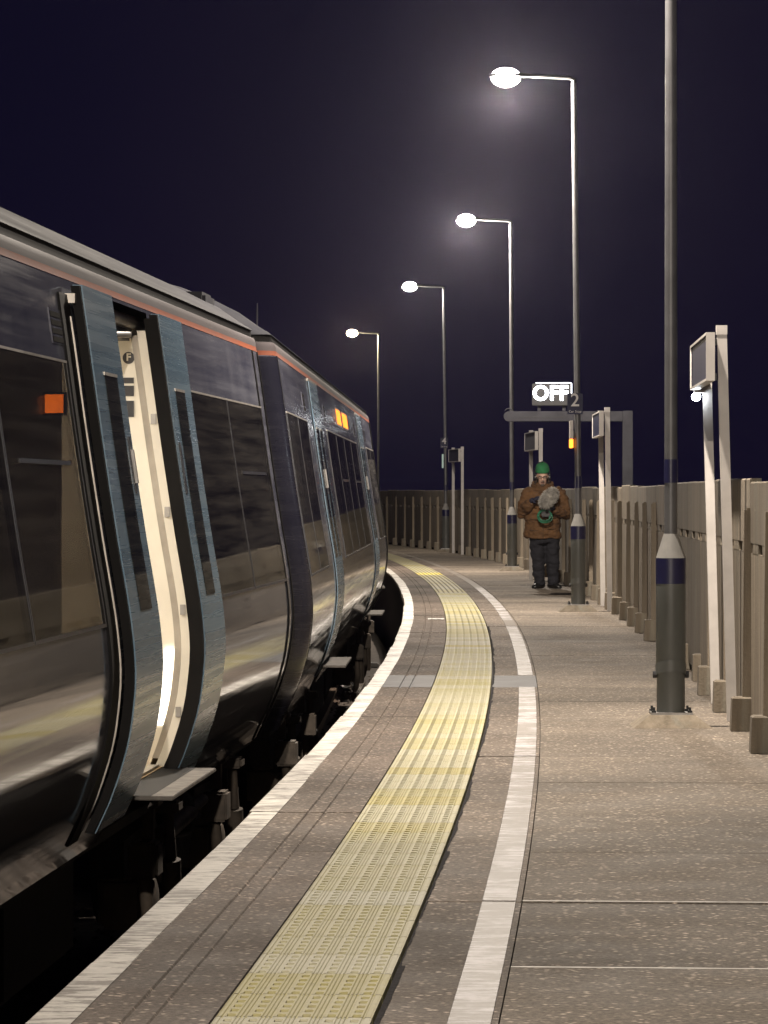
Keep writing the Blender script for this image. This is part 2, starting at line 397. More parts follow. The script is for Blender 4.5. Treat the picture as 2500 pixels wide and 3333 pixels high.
# tactile tiles, 0.4 m square
def tactile_tile(s0, length, detail):
    b = MB(); um = []
    W_ = U_TR - U_TL; e = .003
    def pt(u, s, z):
        x, y = arc(s, U_TL+u); return (x, y, z)
    s1 = s0 + length
    top = .004
    us = [(e, top-.002), (e+.006, top)]
    pits = []
    c0, cp, hw = .040, .0625, .0105
    cols = [c0 + cp*k for k in range(6)]
    u = .016
    for k, c in enumerate(cols):
        # fine ribs up to the channel
        while u + .010 < c - hw:
            if detail: us += [(u, top), (u+.0022, top-.0028), (u+.0055, top-.0028), (u+.0077, top)]
            u += .0105
        us += [(c-hw, top)]; pits.append(len(us)-1); us += [(c+hw, top)]
        u = c + hw + .004
    while u + .010 < W_ - .012:
        if detail: us += [(u, top), (u+.0022, top-.0028), (u+.0055, top-.0028), (u+.0077, top)]
        u += .0105
    us += [(W_-e-.006, top), (W_-e, top-.002)]
    for j in range(len(us)-1):
        (ua, za), (ub, zb) = us[j], us[j+1]
        if j in pits:
            if not detail:
                b.add([pt(ua, s0, top-.004), pt(ub, s0, top-.004), pt(ub, s1, top-.004), pt(ua, s1, top-.004)], [(0, 1, 2, 3)], 1); continue
            n = 5; p = (s1-s0)/n
            for q in range(n):
                a0 = s0+p*q; a1 = a0+p*.56; a2 = a0+p
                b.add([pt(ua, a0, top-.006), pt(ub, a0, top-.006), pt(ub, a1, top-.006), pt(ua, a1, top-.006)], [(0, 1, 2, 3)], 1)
                b.add([pt(ua, a0, top), pt(ua, a1, top), pt(ua, a1, top-.006), pt(ua, a0, top-.006),
                       pt(ub, a0, top), pt(ub, a1, top), pt(ub, a1, top-.006), pt(ub, a0, top-.006)], [(0, 1, 2, 3), (4, 5, 6, 7), (1, 5, 6, 2), (0, 4, 7, 3)])
                b.add([pt(ua, a1, top), pt(ub, a1, top), pt(ub, a2, top), pt(ua, a2, top)], [(0, 1, 2, 3)])
        else:
            b.add([pt(ua, s0, za), pt(ub, s0, zb), pt(ub, s1, zb), pt(ua, s1, za)], [(0, 1, 2, 3)])
    for s in (s0, s1):
        b.add([pt(e, s, top-.002), pt(W_-e, s, top-.002), pt(W_-e, s, -.05), pt(e, s, -.05)], [(0, 1, 2, 3)])
    for uu in (e, W_-e):
        b.add([pt(uu, s0, top-.002), pt(uu, s1, top-.002), pt(uu, s1, -.05), pt(uu, s0, -.05)], [(0, 1, 2, 3)])
    return b
s = -4.0; k = 0
while s < 108:
    det = s < 46
    fresh = (56.0 < s < 57.8)
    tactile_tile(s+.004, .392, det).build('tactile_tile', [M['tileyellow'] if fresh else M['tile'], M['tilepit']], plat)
    s += .400; k += 1

# ------------------------------------------------------------------ concrete fence
FC = [-8.59239070e-06, -8.23666403e-04, 1.50435632e-02, 2.53409255]
def fence_x(y):
    t = y-40; return ((FC[0]*t+FC[1])*t+FC[2])*t+FC[3]
def fence_t(y):
    d = (fence_x(y+.1)-fence_x(y-.1))/.2; l = math.hypot(d, 1); return d/l, 1/l
fence = empty('concrete_fence', (fence_x(40), 40, 0))
tag(fence, 'weathered concrete post and panel fence along the back of the platform', 'fence')
def fence_frame(y):
    tx, ty = fence_t(y)
    return Matrix(((ty, tx, 0, fence_x(y)), (-tx, ty, 0, y), (0, 0, 1, 0), (0, 0, 0, 1)))   # local x = away from platform, y = along
FM = Matrix.Translation((-fence_x(40), -40, 0))
def put(o, Mx):
    o.parent = fence; o.matrix_local = FM @ Mx
FTOP = 1.375; BAY = 1.70
# shared meshes
pb = MB(); pb.box((.008, -.042, .10), (.12, .042, 1.22), bev=.012)
post0 = pb.build('post', M['concrete'])
fb = MB()
fb.add([(-.055, -.075, .002), (.07, -.075, .002), (.07, .075, .002), (-.055, .075, .002), (-.05, -.07, .18), (.07, -.07, .18), (.07, .07, .18), (-.05, .07, .18), (-.035, -.06, .188), (.07, -.06, .188), (.07, .06, .188), (-.035, .06, .188)],
       [(0, 1, 2, 3), (0, 1, 5, 4), (1, 2, 6, 5), (2, 3, 7, 6), (3, 0, 4, 7), (4, 5, 9, 8), (5, 6, 10, 9), (6, 7, 11, 10), (7, 4, 8, 11), (8, 9, 10, 11)])
foot0 = fb.build('foot', M['concrete'], post0)
me_post, me_foot = post0.data, foot0.data
first = True
y = 17.85 - BAY*8
ybays = []
while y < 108: ybays.append(y); y += BAY + random.uniform(-.07, .07)
for i, y in enumerate(ybays):
    Fm = fence_frame(y)
    if first: p = post0; f = foot0; first = False
    else:
        p = post0.copy(); COL.objects.link(p); f = foot0.copy(); COL.objects.link(f); f.parent = p
    put(p, Fm @ (Matrix.Translation((.052, 0, 0)) if 23.2 < y < 30.0 else Matrix.Identity(4)) @ Matrix.Rotation(random.uniform(-.012, .012), 4, 'Y') @ Matrix.Rotation(random.uniform(-.01, .01), 4, 'X'))
    if i+1 >= len(ybays): break
    y1 = ybays[i+1]; L_ = y1-y
    # panel of this bay: built in the frame at the bay's middle
    Fb = fence_frame((y+y1)/2)
    b = MB(); h = L_/2-.004
    zt = FTOP + random.uniform(-.012, .014)
    x0, x1 = .055, .115
    n = 8; vs = []
    for q in range(n+1):
        yy = -h + 2*h*q/n; zz = zt + random.uniform(-.003, .003)
        vs += [(x0-.003, yy, zz-.008), (x0+.005, yy, zz), (x1, yy, zz), (x1, yy, 1.03), (x0-.003, yy, 1.03)]
    fs = []
    for q in range(n):
        for r_ in range(5): fs.append((q*5+r_, q*5+(r_+1) % 5, q*5+5+(r_+1) % 5, q*5+5+r_))
    fs += [(0, 1, 2, 3, 4), tuple(n*5+r_ for r_ in (4, 3, 2, 1, 0))]
    b.add(vs, fs)
    o = b.build('top_panel', M['concrete']); put(o, Fb)
    b = MB(); b.box((x0, -h, .055), (x1-.005, h, .975)); o = b.build('panel', M['concrete']); put(o, Fb)
    # shallow pilasters cast on the panel, with slots between rail and panel filled by short blocks
    for yy, hw in ((-h*.42, .20), (h*.50, .22)):
        b = MB(); b.box((x0-.0015, yy-hw, .9755), (x1-.01, yy+hw, 1.0295)); o = b.build('packing_block', M['concrete']); put(o, Fb)
    b = MB(); b.box((x0+.02, -h+.01, .003), (x1-.01, h-.01, .05)); o = b.build('gap_shade_strip', M['blackhole']); put(o, Fb)  # black strip painting the shade of the open gap under the panel

# ------------------------------------------------------------------ lamp posts
def make_lamp_post(name, loc, label, glow, energy, col, lean=0.0, off=-.70, top=5.82):
    t = empty(name, loc); tag(t, label, 'lamp post', 'platform lamp posts')
    b = MB()
    b.add([(-.22, -.19, .001), (.22, -.19, .001), (.22, .19, .001), (-.22, .19, .001), (-.125, -.11, .07), (.125, -.11, .07), (.125, .11, .07), (-.125, .11, .07)],
          [(0, 1, 2, 3), (4, 5, 6, 7), (0, 1, 5, 4), (1, 2, 6, 5), (2, 3, 7, 6), (3, 0, 4, 7)])
    b.build('concrete_base', M['concrete'], t)
    fl = MB(); fl.box((-.115, -.1, .07), (.115, .1, .082)); fl = fl.build('flange', M['steel'], t)
    for sx in (-.1, .1):
        for sy in (-.08, .08):
            q = MB(); q.lathe([(.014, .082), (.014, .094), (.007, .094), (.007, .112)], (sx, sy, 0), 6); q.build('bolt', M['darkmetal'], fl)
    b = MB(); b.lathe([(.079, .082), (.079, .30), (.083, .315), (.083, .797)], n=28); sl = b.build('sleeve', M['postgrey'], t, 40)
    b = MB()                                         # hatch collar with its curved lip
    vs = []; n = 28
    for z0, z1, r in ((.30, .345, .0865),):
        for q in range(n):
            a = 2*math.pi*q/n; lift = .03*max(0, -math.sin(a))
            vs += [(r*math.cos(a), r*math.sin(a), z0+lift-.02), (r*math.cos(a), r*math.sin(a), z1+lift)]
    b.add(vs, [(2*q, 2*((q+1) % n), 2*((q+1) % n)+1, 2*q+1) for q in range(n)])
    b.build('hatch_collar', M['postgrey'], sl, 40)
    for sx in (-1, 1):
        q = MB(); q.tube([(sx*.08, 0, .29), (sx*.10, 0, .29)], .02, 8); q.build('hatch_screw', M['darkmetal'], sl)
    b = MB(); b.lathe([(.0845, .797), (.0845, .94)], n=28); b.build('navy_band', M['navyband'], t, 40)
    b = MB(); b.lathe([(.084, .94), (.042, 1.068), (.040, 1.075)], n=28); b.build('cone', M['postcone'], t, 40)
    b = MB(); b.tube([(0, 0, 1.07), (lean*.3, 0, 2.6), (lean, 0, top)], [.037, .035, .030], 18); b.build('shaft', M['shaft'], t, 60)
    b = MB(); b.lathe([(.039, 1.36), (.039, 1.49)], n=20); b.build('painted_band', M['navyband'], t, 40)
    d = Vector((-1, 0, 0))
    b = MB(); b.tube([(lean+.01, 0, top-.01), (lean, 0, top+.03), (lean-.05, 0, top+.055), (lean+off+.22, 0, top+.075)], [.028, .027, .024, .022], 12); b.build('arm', M['darkmetal'], t, 60)
    cx = lean+off; zz = top+.075
    hd = MB()
    sec = []
    for q, (xx, w, hh) in enumerate(((.24, .03, .022), (.18, .06, .030), (.05, .095, .036), (-.12, .10, .036), (-.20, .075, .028), (-.23, .04, .02))):
        sec.append([(cx+xx, -w, zz-.012), (cx+xx, -w*.75, zz+hh*.75), (cx+xx, 0, zz+hh), (cx+xx, w*.75, zz+hh*.75), (cx+xx, w, zz-.012)])
    vs = [p for s_ in sec for p in s_]; fs = []
    for q in range(len(sec)-1):
        for r_ in range(5): fs.append((q*5+r_, q*5+(r_+1) % 5, q*5+5+(r_+1) % 5, q*5+5+r_))
    fs += [(0, 1, 2, 3, 4), tuple((len(sec)-1)*5+r_ for r_ in range(4, -1, -1))]
    hd.add(vs, fs); h = hd.build('lamp_head', M['darkmetal'], t, 50)
    b = MB(); b.ellipsoid((cx-.05, 0, zz-.014), (.165, .105, .105), seg=18, rin=10); b.build('lamp_glass', glow, h, 60)
    l = bpy.data.lights.new('lamp_light', 'POINT'); l.energy = energy; l.color = col; l.shadow_soft_size = .07
    lo = bpy.data.objects.new('lamp_light', l); COL.objects.link(lo); lo.parent = t; lo.location = (cx-.05, 0, zz-.19)
    return t
WARM = (1.0, .88, .745)
make_lamp_post('lamp_post', (1.60, 19.8, 0), 'lamp post beside the tall white sign whose board has a lit lamp', M['lampglow'], LAMP_W, WARM)
make_lamp_post('lamp_post', (2.14, 39.1, 0), 'lamp post carrying the number 2 plate, in front of the OFF sign', M['lampglow'], LAMP_W, WARM, lean=-.05)
make_lamp_post('lamp_post', (2.15, 59.6, 0), 'lamp post rising behind the round end of the bracket arm, beside the person', M['lampglow'], LAMP_W, WARM, lean=-.02)
make_lamp_post('lamp_post', (1.37, 78.65, 0), 'lamp post carrying the number 4 plate near the bend of the fence', M['lampglow'], LAMP_W*.16, WARM, lean=-.05)
make_lamp_post('lamp_post', (-.16, 101.5, 0), 'lamp post with a yellowish lamp beyond the end of the train', M['lampwarm'], LAMP_W*.3, (1.0, .80, .50))
make_lamp_post('lamp_post', (.55, -.9, 0), 'lamp post with no sign near it, on the paving short of the open train door', M['lampglow'], LAMP_W*1.7, WARM)
make_lamp_post('lamp_post', (-1.6, -20.0, 0), 'last lamp post at the near carriage, before any sign or door', M['lampglow'], LAMP_W, WARM)

# ------------------------------------------------------------------ station signs
def make_sign(near, far, top, label, lean=0.0):
    a, b_ = Vector((*near, 0)), Vector((*far, 0)); d = (b_-a); L_ = d.length; ang = math.atan2(d.y, d.x)
    t = empty('station_sign', a, ang); tag(t, label, 'sign', 'two-post station signs along the fence')
    # local x runs from near post to far post; local +y faces the track
    for xx in (0.0, L_):
        b = MB(); hgt = top+.035
        vs = []
        for z, dx in ((.002, 0), (hgt, 0)):
            o_ = lean*z/hgt
            vs += [(xx-.028, -.028+o_, z), (xx+.028, -.028+o_, z), (xx+.028, .028+o_, z), (xx-.028, .028+o_, z)]
        b.add(vs, [(0, 1, 2, 3), (4, 5, 6, 7), (0, 1, 5, 4), (1, 2, 6, 5), (2, 3, 7, 6), (3, 0, 4, 7)])
        p = b.build('post', M['white'], t)
        c = MB(); c.box((xx-.031, -.031+lean, hgt-.045), (xx+.031, .031+lean, hgt+.008)); c.build('post_cap', M['white'], p)
        for zz in (top-.25, top-.05):
            c = MB(); c.box((xx-.024, .028+lean, zz-.02), (xx+.024, .043+lean, zz+.02)); c.build('clamp', M['darkmetal'], p)
    y0 = .043+lean; y1 = y0+.05; bt = top-.275
    f = MB(); x0, x1 = -.10, L_+.10
    f.box((x0, y0, bt), (x1, y0+.012, top))
    fr = f.build('sign_board', M['white'], t)
    f = MB()
    for p, q in (((x0, bt), (x1, bt+.014)), ((x0, top-.014), (x1, top)), ((x0, bt+.0142), (x0+.014, top-.0142)), ((x1-.014, bt+.0142), (x1, top-.0142))):
        f.box((p[0], y0+.0122, p[1]), (q[0], y1, q[1]))
    f.build('frame', M['white'], fr)
    f = MB(); f.box((x0+.0142, y0+.0122, bt+.0142), (x1-.0142, y1-.008, top-.0142)); f.build('sign_face', M['signface'], fr)
    return t
make_sign((1.985, 20.25), (2.05, 21.95), 2.215, 'tall two-post white sign beside the lamp post with a lit lamp under its board', .06)
make_sign((2.50, 39.3), (2.53, 41.0), 2.21, 'two-post white sign just beyond the number 2 lamp post', .03)
make_sign((2.29, 51.9), (2.22, 53.6), 2.21, 'two-post white sign standing behind the person in the green hat', .0)
make_sign((1.66, 75.3), (1.50, 77.0), 2.25, 'two-post sign beside the number 4 lamp post', .0)
t = empty('sign_lamp', (1.925, 21.9, 1.93)); tag(t, 'small bright white lamp glowing under the board of the tall white sign', 'lamp')
b = MB(); b.box((-.012, -.03, -.01), (.05, .05, .008)); b.build('lamp_housing', M['white'], t)
b = MB(); b.ellipsoid((0, -.0, -.035), (.028, .03, .026), seg=14, rin=8); b.build('lamp_bulb', M['ledwhite'], t, 60)

# number plates
def make_stop(loc, num, label):
    t = empty('car_stop_sign', loc); tag(t, label, 'sign', 'car stop number plates')
    b = MB(); b.box((-.085, -.006, -.115), (.085, 0, .115)); b.build('plate', M['signface'], t)
    b = MB(); b.box((-.02, .0002, -.05), (.02, .035, .05)); b.build('clamp', M['darkmetal'], t)
    X = Matrix.Rotation(R(90), 4, 'X')
    text_mesh(num, .20, .001, 'numeral', M['letter'], t, Matrix.Translation((0, -.0075, .035)) @ X, .002)
    text_mesh('Car Stop', .036, .0008, 'lettering', M['letter'], t, Matrix.Translation((0, -.0075, -.085)) @ X)
make_stop((2.10, 39.04, 2.285), '2', 'dark plate with a pale number 2 on a lamp post')
make_stop((1.33, 78.58, 2.42), '4', 'dark plate with a pale number 4 on a far lamp post')
# lit panels facing the track
def make_indicator(loc, z0, z1, zl, lit, label):
    t = empty('signal_panel', loc); tag(t, label, 'signal panel')
    b = MB(); b.box((-.018, -.10, zl), (.018, .10, z1), bev=.004); b.build('upper_panel', M['white'] if lit is M['orange'] else lit, t)
    b = MB(); b.box((-.018, -.10, z0), (.018, .10, zl-.002), bev=.004); b.build('lower_panel', lit, t)
    b = MB(); b.box((.018, -.02, (z0+z1)/2-.03), (.05, .02, (z0+z1)/2+.03)); b.build('mount', M['darkmetal'], t)
make_indicator((2.062, 39.1, 0), 1.80, 2.10, 1.90, M['orange'], 'narrow white panel with glowing orange lower end on the number 2 lamp post')
make_indicator((1.30, 78.65, 0), 1.86, 2.17, 2.02, M['palegreen'], 'narrow pale greenish panel on the number 4 lamp post')

# OFF indicator on its bracket behind the fence
br = empty('bracket_post', (2.95, 43.0, -1.34)); tag(br, 'grey steel post behind the fence with an arm reaching over the platform', 'bracket post')
b = MB(); b.box((-.06, -.06, 0), (.06, .06, 3.64), bev=.006); b.build('upright', M['bracket'], br)
b = MB(); b.box((-1.44, -.05, 3.51), (-.0602, .05, 3.635), bev=.006)
ar = b.build('arm', M['bracket'], br)
b = MB(); b.tube([(-1.44, -.052, 3.5725), (-1.44, .052, 3.5725)], .062, 20); b.build('arm_end', M['bracket'], br, 40)
b = MB(); b.box((-1.30, -.053, 3.560), (-.75, -.0502, 3.568)); b.build('cable_slot', M['darkmetal'], ar)
b = MB(); b.tube([(-1.49, -.03, 3.64), (-1.46, -.03, 3.665), (-1.42, -.03, 3.665), (-1.39, -.03, 3.637)], .008, 8); b.build('lifting_eye', M['bracket'], ar)
t = empty('off_sign', (2.03, 43.0, 2.30), R(-6)); tag(t, 'lit box sign with glowing white letters OFF on the bracket arm', 'sign')
b = MB(); b.box((-.235, -.06, .062), (.235, .06, .33), bev=.006); bx = b.build('sign_box', M['darkmetal'], t)
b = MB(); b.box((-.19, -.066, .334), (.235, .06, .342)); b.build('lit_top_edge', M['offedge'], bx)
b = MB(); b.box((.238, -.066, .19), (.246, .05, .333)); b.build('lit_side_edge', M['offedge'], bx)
for sx in (-.15, .15):
    b = MB(); b.box((sx-.02, -.02, .0), (sx+.02, .02, .062)); b.build('support', M['bracket'], t)
text_mesh('OFF', .245, .003, 'lit_letters', M['offwhite'], bx, Matrix.Translation((-.01, -.0645, .205)) @ Matrix.Rotation(R(90), 4, 'X') @ Matrix.Diagonal((.97, 1, 1, 1)), .006)

# ------------------------------------------------------------------ train
PROF = [(-.20, -.06), (-.145, .06), (-.09, .18), (-.03, .37), (-.006, .53), (0, .64), (-.008, .76), (-.024, .884), (-.065, 1.127), (-.119, 1.478), (-.168, 1.83), (-.195, 2.02), (-.205, 2.09)]
def pu(z):
    """bodyside offset u at height z, smooth"""
    P_ = PROF
    if z <= P_[0][1]: return P_[0][0] + (z-P_[0][1])*(P_[1][0]-P_[0][0])/(P_[1][1]-P_[0][1])
    for i in range(len(P_)-1):
        if z <= P_[i+1][1] or i == len(P_)-2:
            def sl(k):
                if k <= 0: return (P_[1][0]-P_[0][0])/(P_[1][1]-P_[0][1])
                if k >= len(P_)-1: return (P_[-1][0]-P_[-2][0])/(P_[-1][1]-P_[-2][1])
                return (P_[k+1][0]-P_[k-1][0])/(P_[k+1][1]-P_[k-1][1])
            h = P_[i+1][1]-P_[i][1]; tt = (z-P_[i][1])/h
            return ((2*tt**3-3*tt**2+1)*P_[i][0]+(tt**3-2*tt**2+tt)*h*sl(i)+(-2*tt**3+3*tt**2)*P_[i+1][0]+(tt**3-tt**2)*h*sl(i+1))
ROOF = [(-.205, 2.09), (-.208, 2.105), (-.214, 2.15), (-.232, 2.185), (-.262, 2.215), (-.285, 2.218), (-.287, 2.255), (-.33, 2.275), (-.42, 2.34), (-.56, 2.41), (-.75, 2.485), (-1.0, 2.555), (-1.4, 2.60), (-1.8, 2.555), (-2.15, 2.43), (-2.4, 2.22), (-2.55, 2.0)]
def side_panel(y0, y1, z0, z1, off, th, name, m, parent, step=.06, taper=None, smooth=40):
    """solid panel following the bodyside: outer face at pu(z)+off, th thick"""
    nz_ = max(2, int(round((z1-z0)/step))); b = MB(); vs = []
    for i in range(nz_+1):
        z = z0+(z1-z0)*i/nz_; u = pu(z)+off
        vs += [(u, y0, z), (u, y1, z), (u-th, y1, z), (u-th, y0, z)]
    fs = []
    for i in range(nz_):
        for r_ in range(4): fs.append((i*4+r_, i*4+(r_+1) % 4, i*4+4+(r_+1) % 4, i*4+4+r_))
    fs += [(0, 1, 2, 3), tuple(nz_*4+r_ for r_ in (3, 2, 1, 0))]
    b.add(vs, fs); return b.build(name, m, parent, smooth)
def inset_end(y, L_, r=.13):
    d = min(y, L_-y)
    if d >= r: return 0.0
    return r - math.sqrt(max(0, r*r-(r-d)**2))
def shell(y_list, zs, L_, name, m, parent):
    """bodyside skin between heights zs along y_list with rounded car ends"""
    b = MB(); vs = []; k = len(zs)
    for y in y_list:
        e = inset_end(y, L_)
        for z in zs: vs.append((pu(z)-e, y, z))
    fs = [(i*k+j, (i+1)*k+j, (i+1)*k+j+1, i*k+j+1) for i in range(len(y_list)-1) for j in range(k-1)]
    b.add(vs, fs); return b.build(name, m, parent, 50)
def frange(a, b, n): return [a+(b-a)*i/n for i in range(n+1)]
ENDS = [0, .004, .014, .03, .055, .09, .13, .26]
ZW0, ZW1, ZBOT, ZDT = .83, 1.77, -.06, 2.075
def make_car(name, origin, slope, L_, doors, label, open_door=None, interior=True):
    t = empty(name, (origin[0], origin[1], 0), -math.atan(slope))
    tag(t, label, 'train carriage', 'carriages of the train at the platform')
    # bodyside skins, split at door openings (doors: list of (y0, y1))
    cuts = [0.0]
    for d0, d1 in doors: cuts += [d0, d1]
    cuts.append(L_)
    def ys(a, b):
        out = []
        if a == 0: out += ENDS
        else: out += [a]
        out += frange(out[-1], b if b < L_ else L_-.26, 6)[1:]
        if b == L_: out += [L_-e for e in reversed(ENDS[:-1])]
        return out
    fz = MB(); vs = []; zs = frange(ZBOT, 2.085, 36)
    for y in ENDS[:7] + [.15]:
        for z in zs: vs.append((pu(z)-inset_end(y, L_)+.004, y-.004, z))
    k_ = len(zs); fz.add(vs, [(i*k_+j, (i+1)*k_+j, (i+1)*k_+j+1, i*k_+j+1) for i in range(7) for j in range(k_-1)]); fz.build('end_fairing', M['navy'], t, 50)
    for i in range(0, len(cuts), 2):
        yl = ys(cuts[i], cuts[i+1])
        shell(yl, frange(ZBOT, .83, 18), L_, 'lower_body_side', M['lower'], t)
        shell(yl, frange(ZW1, ZDT, 8), L_, 'upper_body_side', M['body'], t)
        wa = cuts[i] + (.36 if i == 0 else .98); wb = cuts[i+1] - (.36 if cuts[i+1] == L_ else 1.0)
        if wb-wa < .4: shell(yl, frange(ZW0, ZW1, 14), L_, 'body_pillar', M['body'], t)
        else:
            ya = (ENDS if i == 0 else [cuts[i]]); yb = ([L_-e for e in reversed(ENDS)] if cuts[i+1] == L_ else [cuts[i+1]])
            shell(ya + [wa+.021], frange(ZW0, ZW1, 14), L_, 'body_pillar', M['body'], t)
            shell([wb-.021] + yb, frange(ZW0, ZW1, 14), L_, 'body_pillar', M['body'], t)
    yl = ys(0, L_)
    shell(yl, [ZDT, 2.085, 2.09], L_, 'door_header', M['body'], t)
    # roof in bands
    def roofband(pts, nm, m):
        b = MB(); vs = []; k = len(pts)
        for y in yl:
            e = inset_end(y, L_)
            for u, z in pts:
                uu = u-e if u > -1.4 else u+e
                vs.append((uu, y, z-e*.9*min(1, max(0, (z-2.2)/.3))))
        b.add(vs, [(i*k+j, (i+1)*k+j, (i+1)*k+j+1, i*k+j+1) for i in range(len(yl)-1) for j in range(k-1)])
        return b.build(nm, m, t, 40)
    roofband([(-.2035, 2.0905), (-.2065, 2.10), (-.2085, 2.117)], 'orange_stripe', M['stripe'])
    roofband([(-.2085, 2.117), (-.2115, 2.14), (-.216, 2.158), (-.222, 2.166)], 'cantrail', M['cantrail'])
    roofband([(-.222, 2.166), (-.236, 2.170), (-.239, 2.206), (-.237, 2.211)], 'gutter', M['rubber'])
    roofband([(-.237, 2.211), (-.262, 2.232), (-.30, 2.256)] + ROOF[8:], 'roof', M['roofgrey'])
    roofband([(-.232, 2.2115), (-.240, 2.219), (-.252, 2.228), (-.262, 2.2335)], 'roof_rib', M['roofgrey'])
    b = MB()                      # far side and floor pan
    b.add([(-2.55, .26, 2.0), (-2.55, L_-.26, 2.0), (-2.78, L_-.26, .6), (-2.78, .26, .6), (-2.6, L_-.26, -.06), (-2.6, .26, -.06), (-.2, L_-.1, -.06), (-.2, .1, -.06)],
          [(0, 1, 2, 3), (3, 2, 4, 5)]); b.build('far_body_side', M['body'], t)
    b = MB(); b.box((-2.58, .12, -.10), (-.24, L_-.12, -.058)); b.build('floor_pan', M['under'], t)
    for ye, sgn in ((.004, 1), (L_-.004, -1)):        # end walls
        b = MB(); e = .26; pts = [(pu(z)-.13, z) for z in frange(ZBOT, 2.08, 10)] + [(-.55, 2.2), (-1.4, 2.32), (-2.2, 2.2), (-2.5, 1.9), (-2.6, .6), (-2.5, -.06)]
        b.add([(u, ye, z) for u, z in pts], [tuple(range(len(pts)))]); b.build('end_wall', M['under'], t)
    # seams near the ends
    for y0 in (.145, L_-.42, L_-.16):
        side_panel(y0, y0+.035, ZBOT, 2.088, .006, .012, 'end_seam', M['rubber'], t)
    # windows and waist trims between cuts
    def window(y0, y1, z0, z1, nm='window', n=None):
        w = side_panel(y0, y1, z0, z1, .004, .012, nm, M['glass'], t)
        for ya, yb in ((y0-.012, y0), (y1, y1+.012)): side_panel(ya, yb, z0, z1, .0055, .012, 'window_frame', M['frame'], w)
        side_panel(y0-.012, y1+.012, z1, z1+.009, .006, .014, 'window_frame', M['alu'], w, .02)
        side_panel(y0-.012, y1+.012, z0-.012, z0, .006, .014, 'window_frame', M['frame'], w, .02)
        return w
    for i in range(0, len(cuts), 2):
        a = cuts[i] + (.36 if i == 0 else .98); b_ = cuts[i+1] - (.36 if cuts[i+1] == L_ else 1.0)
        if open_door is not None:
            pass
        span = b_-a
        if span < .4: continue
        n = max(1, int(round(span/1.75))); w = span/n
        for k in range(n):
            if k: side_panel(a+w*k-.021, a+w*k+.021, ZW0, ZW1, -.001, .02, 'window_pillar', M['frame'], t)
            wv = window(a+w*k+.02, a+w*(k+1)-.02, ZW0, ZW1)
            if span > 3 and k % 2 == 1:          # hopper vent
                side_panel(a+w*k+.25, a+w*(k+1)-.25, 1.40, 1.415, .0075, .012, 'hopper_bar', M['frame'], wv, .02)
    # louvre vents each side of every door
    for d0, d1 in doors:
        for yc in (d0-1.12, d1+.92):
            v = side_panel(yc-.12, yc+.12, 1.835, 1.96, .003, .01, 'vent', M['body'], t)
            for q in range(4): side_panel(yc-.11, yc+.11, 1.841+q*.030, 1.860+q*.030, .005, .01, 'vent_slot', M['blackhole'], v, .02)
    # doors
    for k, (d0, d1) in enumerate(doors):
        isopen = (k == open_door); w = (d1-d0)/2 + .06
        if isopen: spots = ((d0-.73, d0+.02), (d1-.04, d1+.72)); off = .06
        else: spots = ((d0, (d0+d1)/2-.004), ((d0+d1)/2+.004, d1)); off = .010
        for sidx, (y0, y1) in enumerate(spots):
            lf = side_panel(y0, y1, .045, ZDT-.005, off, .036 if isopen else .03, 'door_leaf', M['door'], t)
            yc = (y0+y1)/2 + (.03 if sidx == 0 else -.03)
            side_panel(yc-.155, yc+.155, .86, 1.745, off+.003, .01, 'door_window', M['glass'], lf)
            side_panel(yc-.165, yc+.165, 1.745, 1.757, off+.004, .01, 'window_trim', M['alu'], lf, .02)
            # rubber edges
            for ya, yb in ((y0-.028, y0-.001), (y1+.001, y1+.022)):
                side_panel(ya, yb, .05, ZDT-.01, off-.006, .034 if isopen else .02, 'door_seal', M['rubber'], lf)
            # recessed handle and plate
            yh = y1-.085 if sidx == 0 else y0+.085
            side_panel(yh-.028, yh+.028, 1.30, 1.52, off+.004, .008, 'handle_plate', M['frame'], lf, .04)
            if sidx == 0: side_panel(yh-.012, yh+.012, 1.34, 1.47, off+.014, .01, 'handle', M['steel'], lf, .03)
        if not isopen:
            side_panel(d0-.03, d1+.03, ZDT-.004, ZDT+.012, .008, .012, 'door_rain_strip', M['alu'], t, .02)
            b = MB(); b.box((-.17, d0+.02, .108), (.06, d1-.02, .122)); sp = b.build('step_plate', M['tread'], t)
        else:
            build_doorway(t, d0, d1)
    # interior: lining, seats, partitions, dim ceiling strip
    if L_ and doors and interior:
        b = MB(); b.box((-2.42, .3, .09), (-.22, L_-.3, .11)); b.build('saloon_floor', M['grey_int'], t)
        b = MB(); b.box((-2.35, .3, 2.055), (-.33, L_-.3, 2.07)); b.build('saloon_ceiling', M['cream'], t)
        b = MB(); b.box((-2.46, .3, .09), (-2.44, L_-.3, 2.0)); b.build('saloon_far_wall', M['cream'], t)
        b = MB(); b.box((-1.46, .5, 2.045), (-1.36, L_-.5, 2.054)); b.build('saloon_light', M['dimglow'], t)
        sm = None
        blocks = [(cuts[q]+.5, cuts[q+1]-1.3) for q in range(0, len(cuts), 2)]
        for a, b_ in blocks:
            y = a+.2
            while y < b_-.5:
                for uu in (-.50, -.93, -1.72, -2.15):
                    if sm is None:
                        q = MB(); q.box((-.20, 0, .42), (.20, .44, .54), bev=.03); q.box((-.20, .40, .50), (.20, .50, 1.17), bev=.04); q.box((-.15, .405, 1.15), (.15, .48, 1.30), bev=.03); q.box((-.03, .1, .11), (.03, .3, .43))
                        o = q.build('seat', M['seat'], t, 50); sm = o.data
                    else:
                        o = bpy.data.objects.new('seat', sm); COL.objects.link(o); o.parent = t
                    o.location = (uu, y, 0)
                y += .86
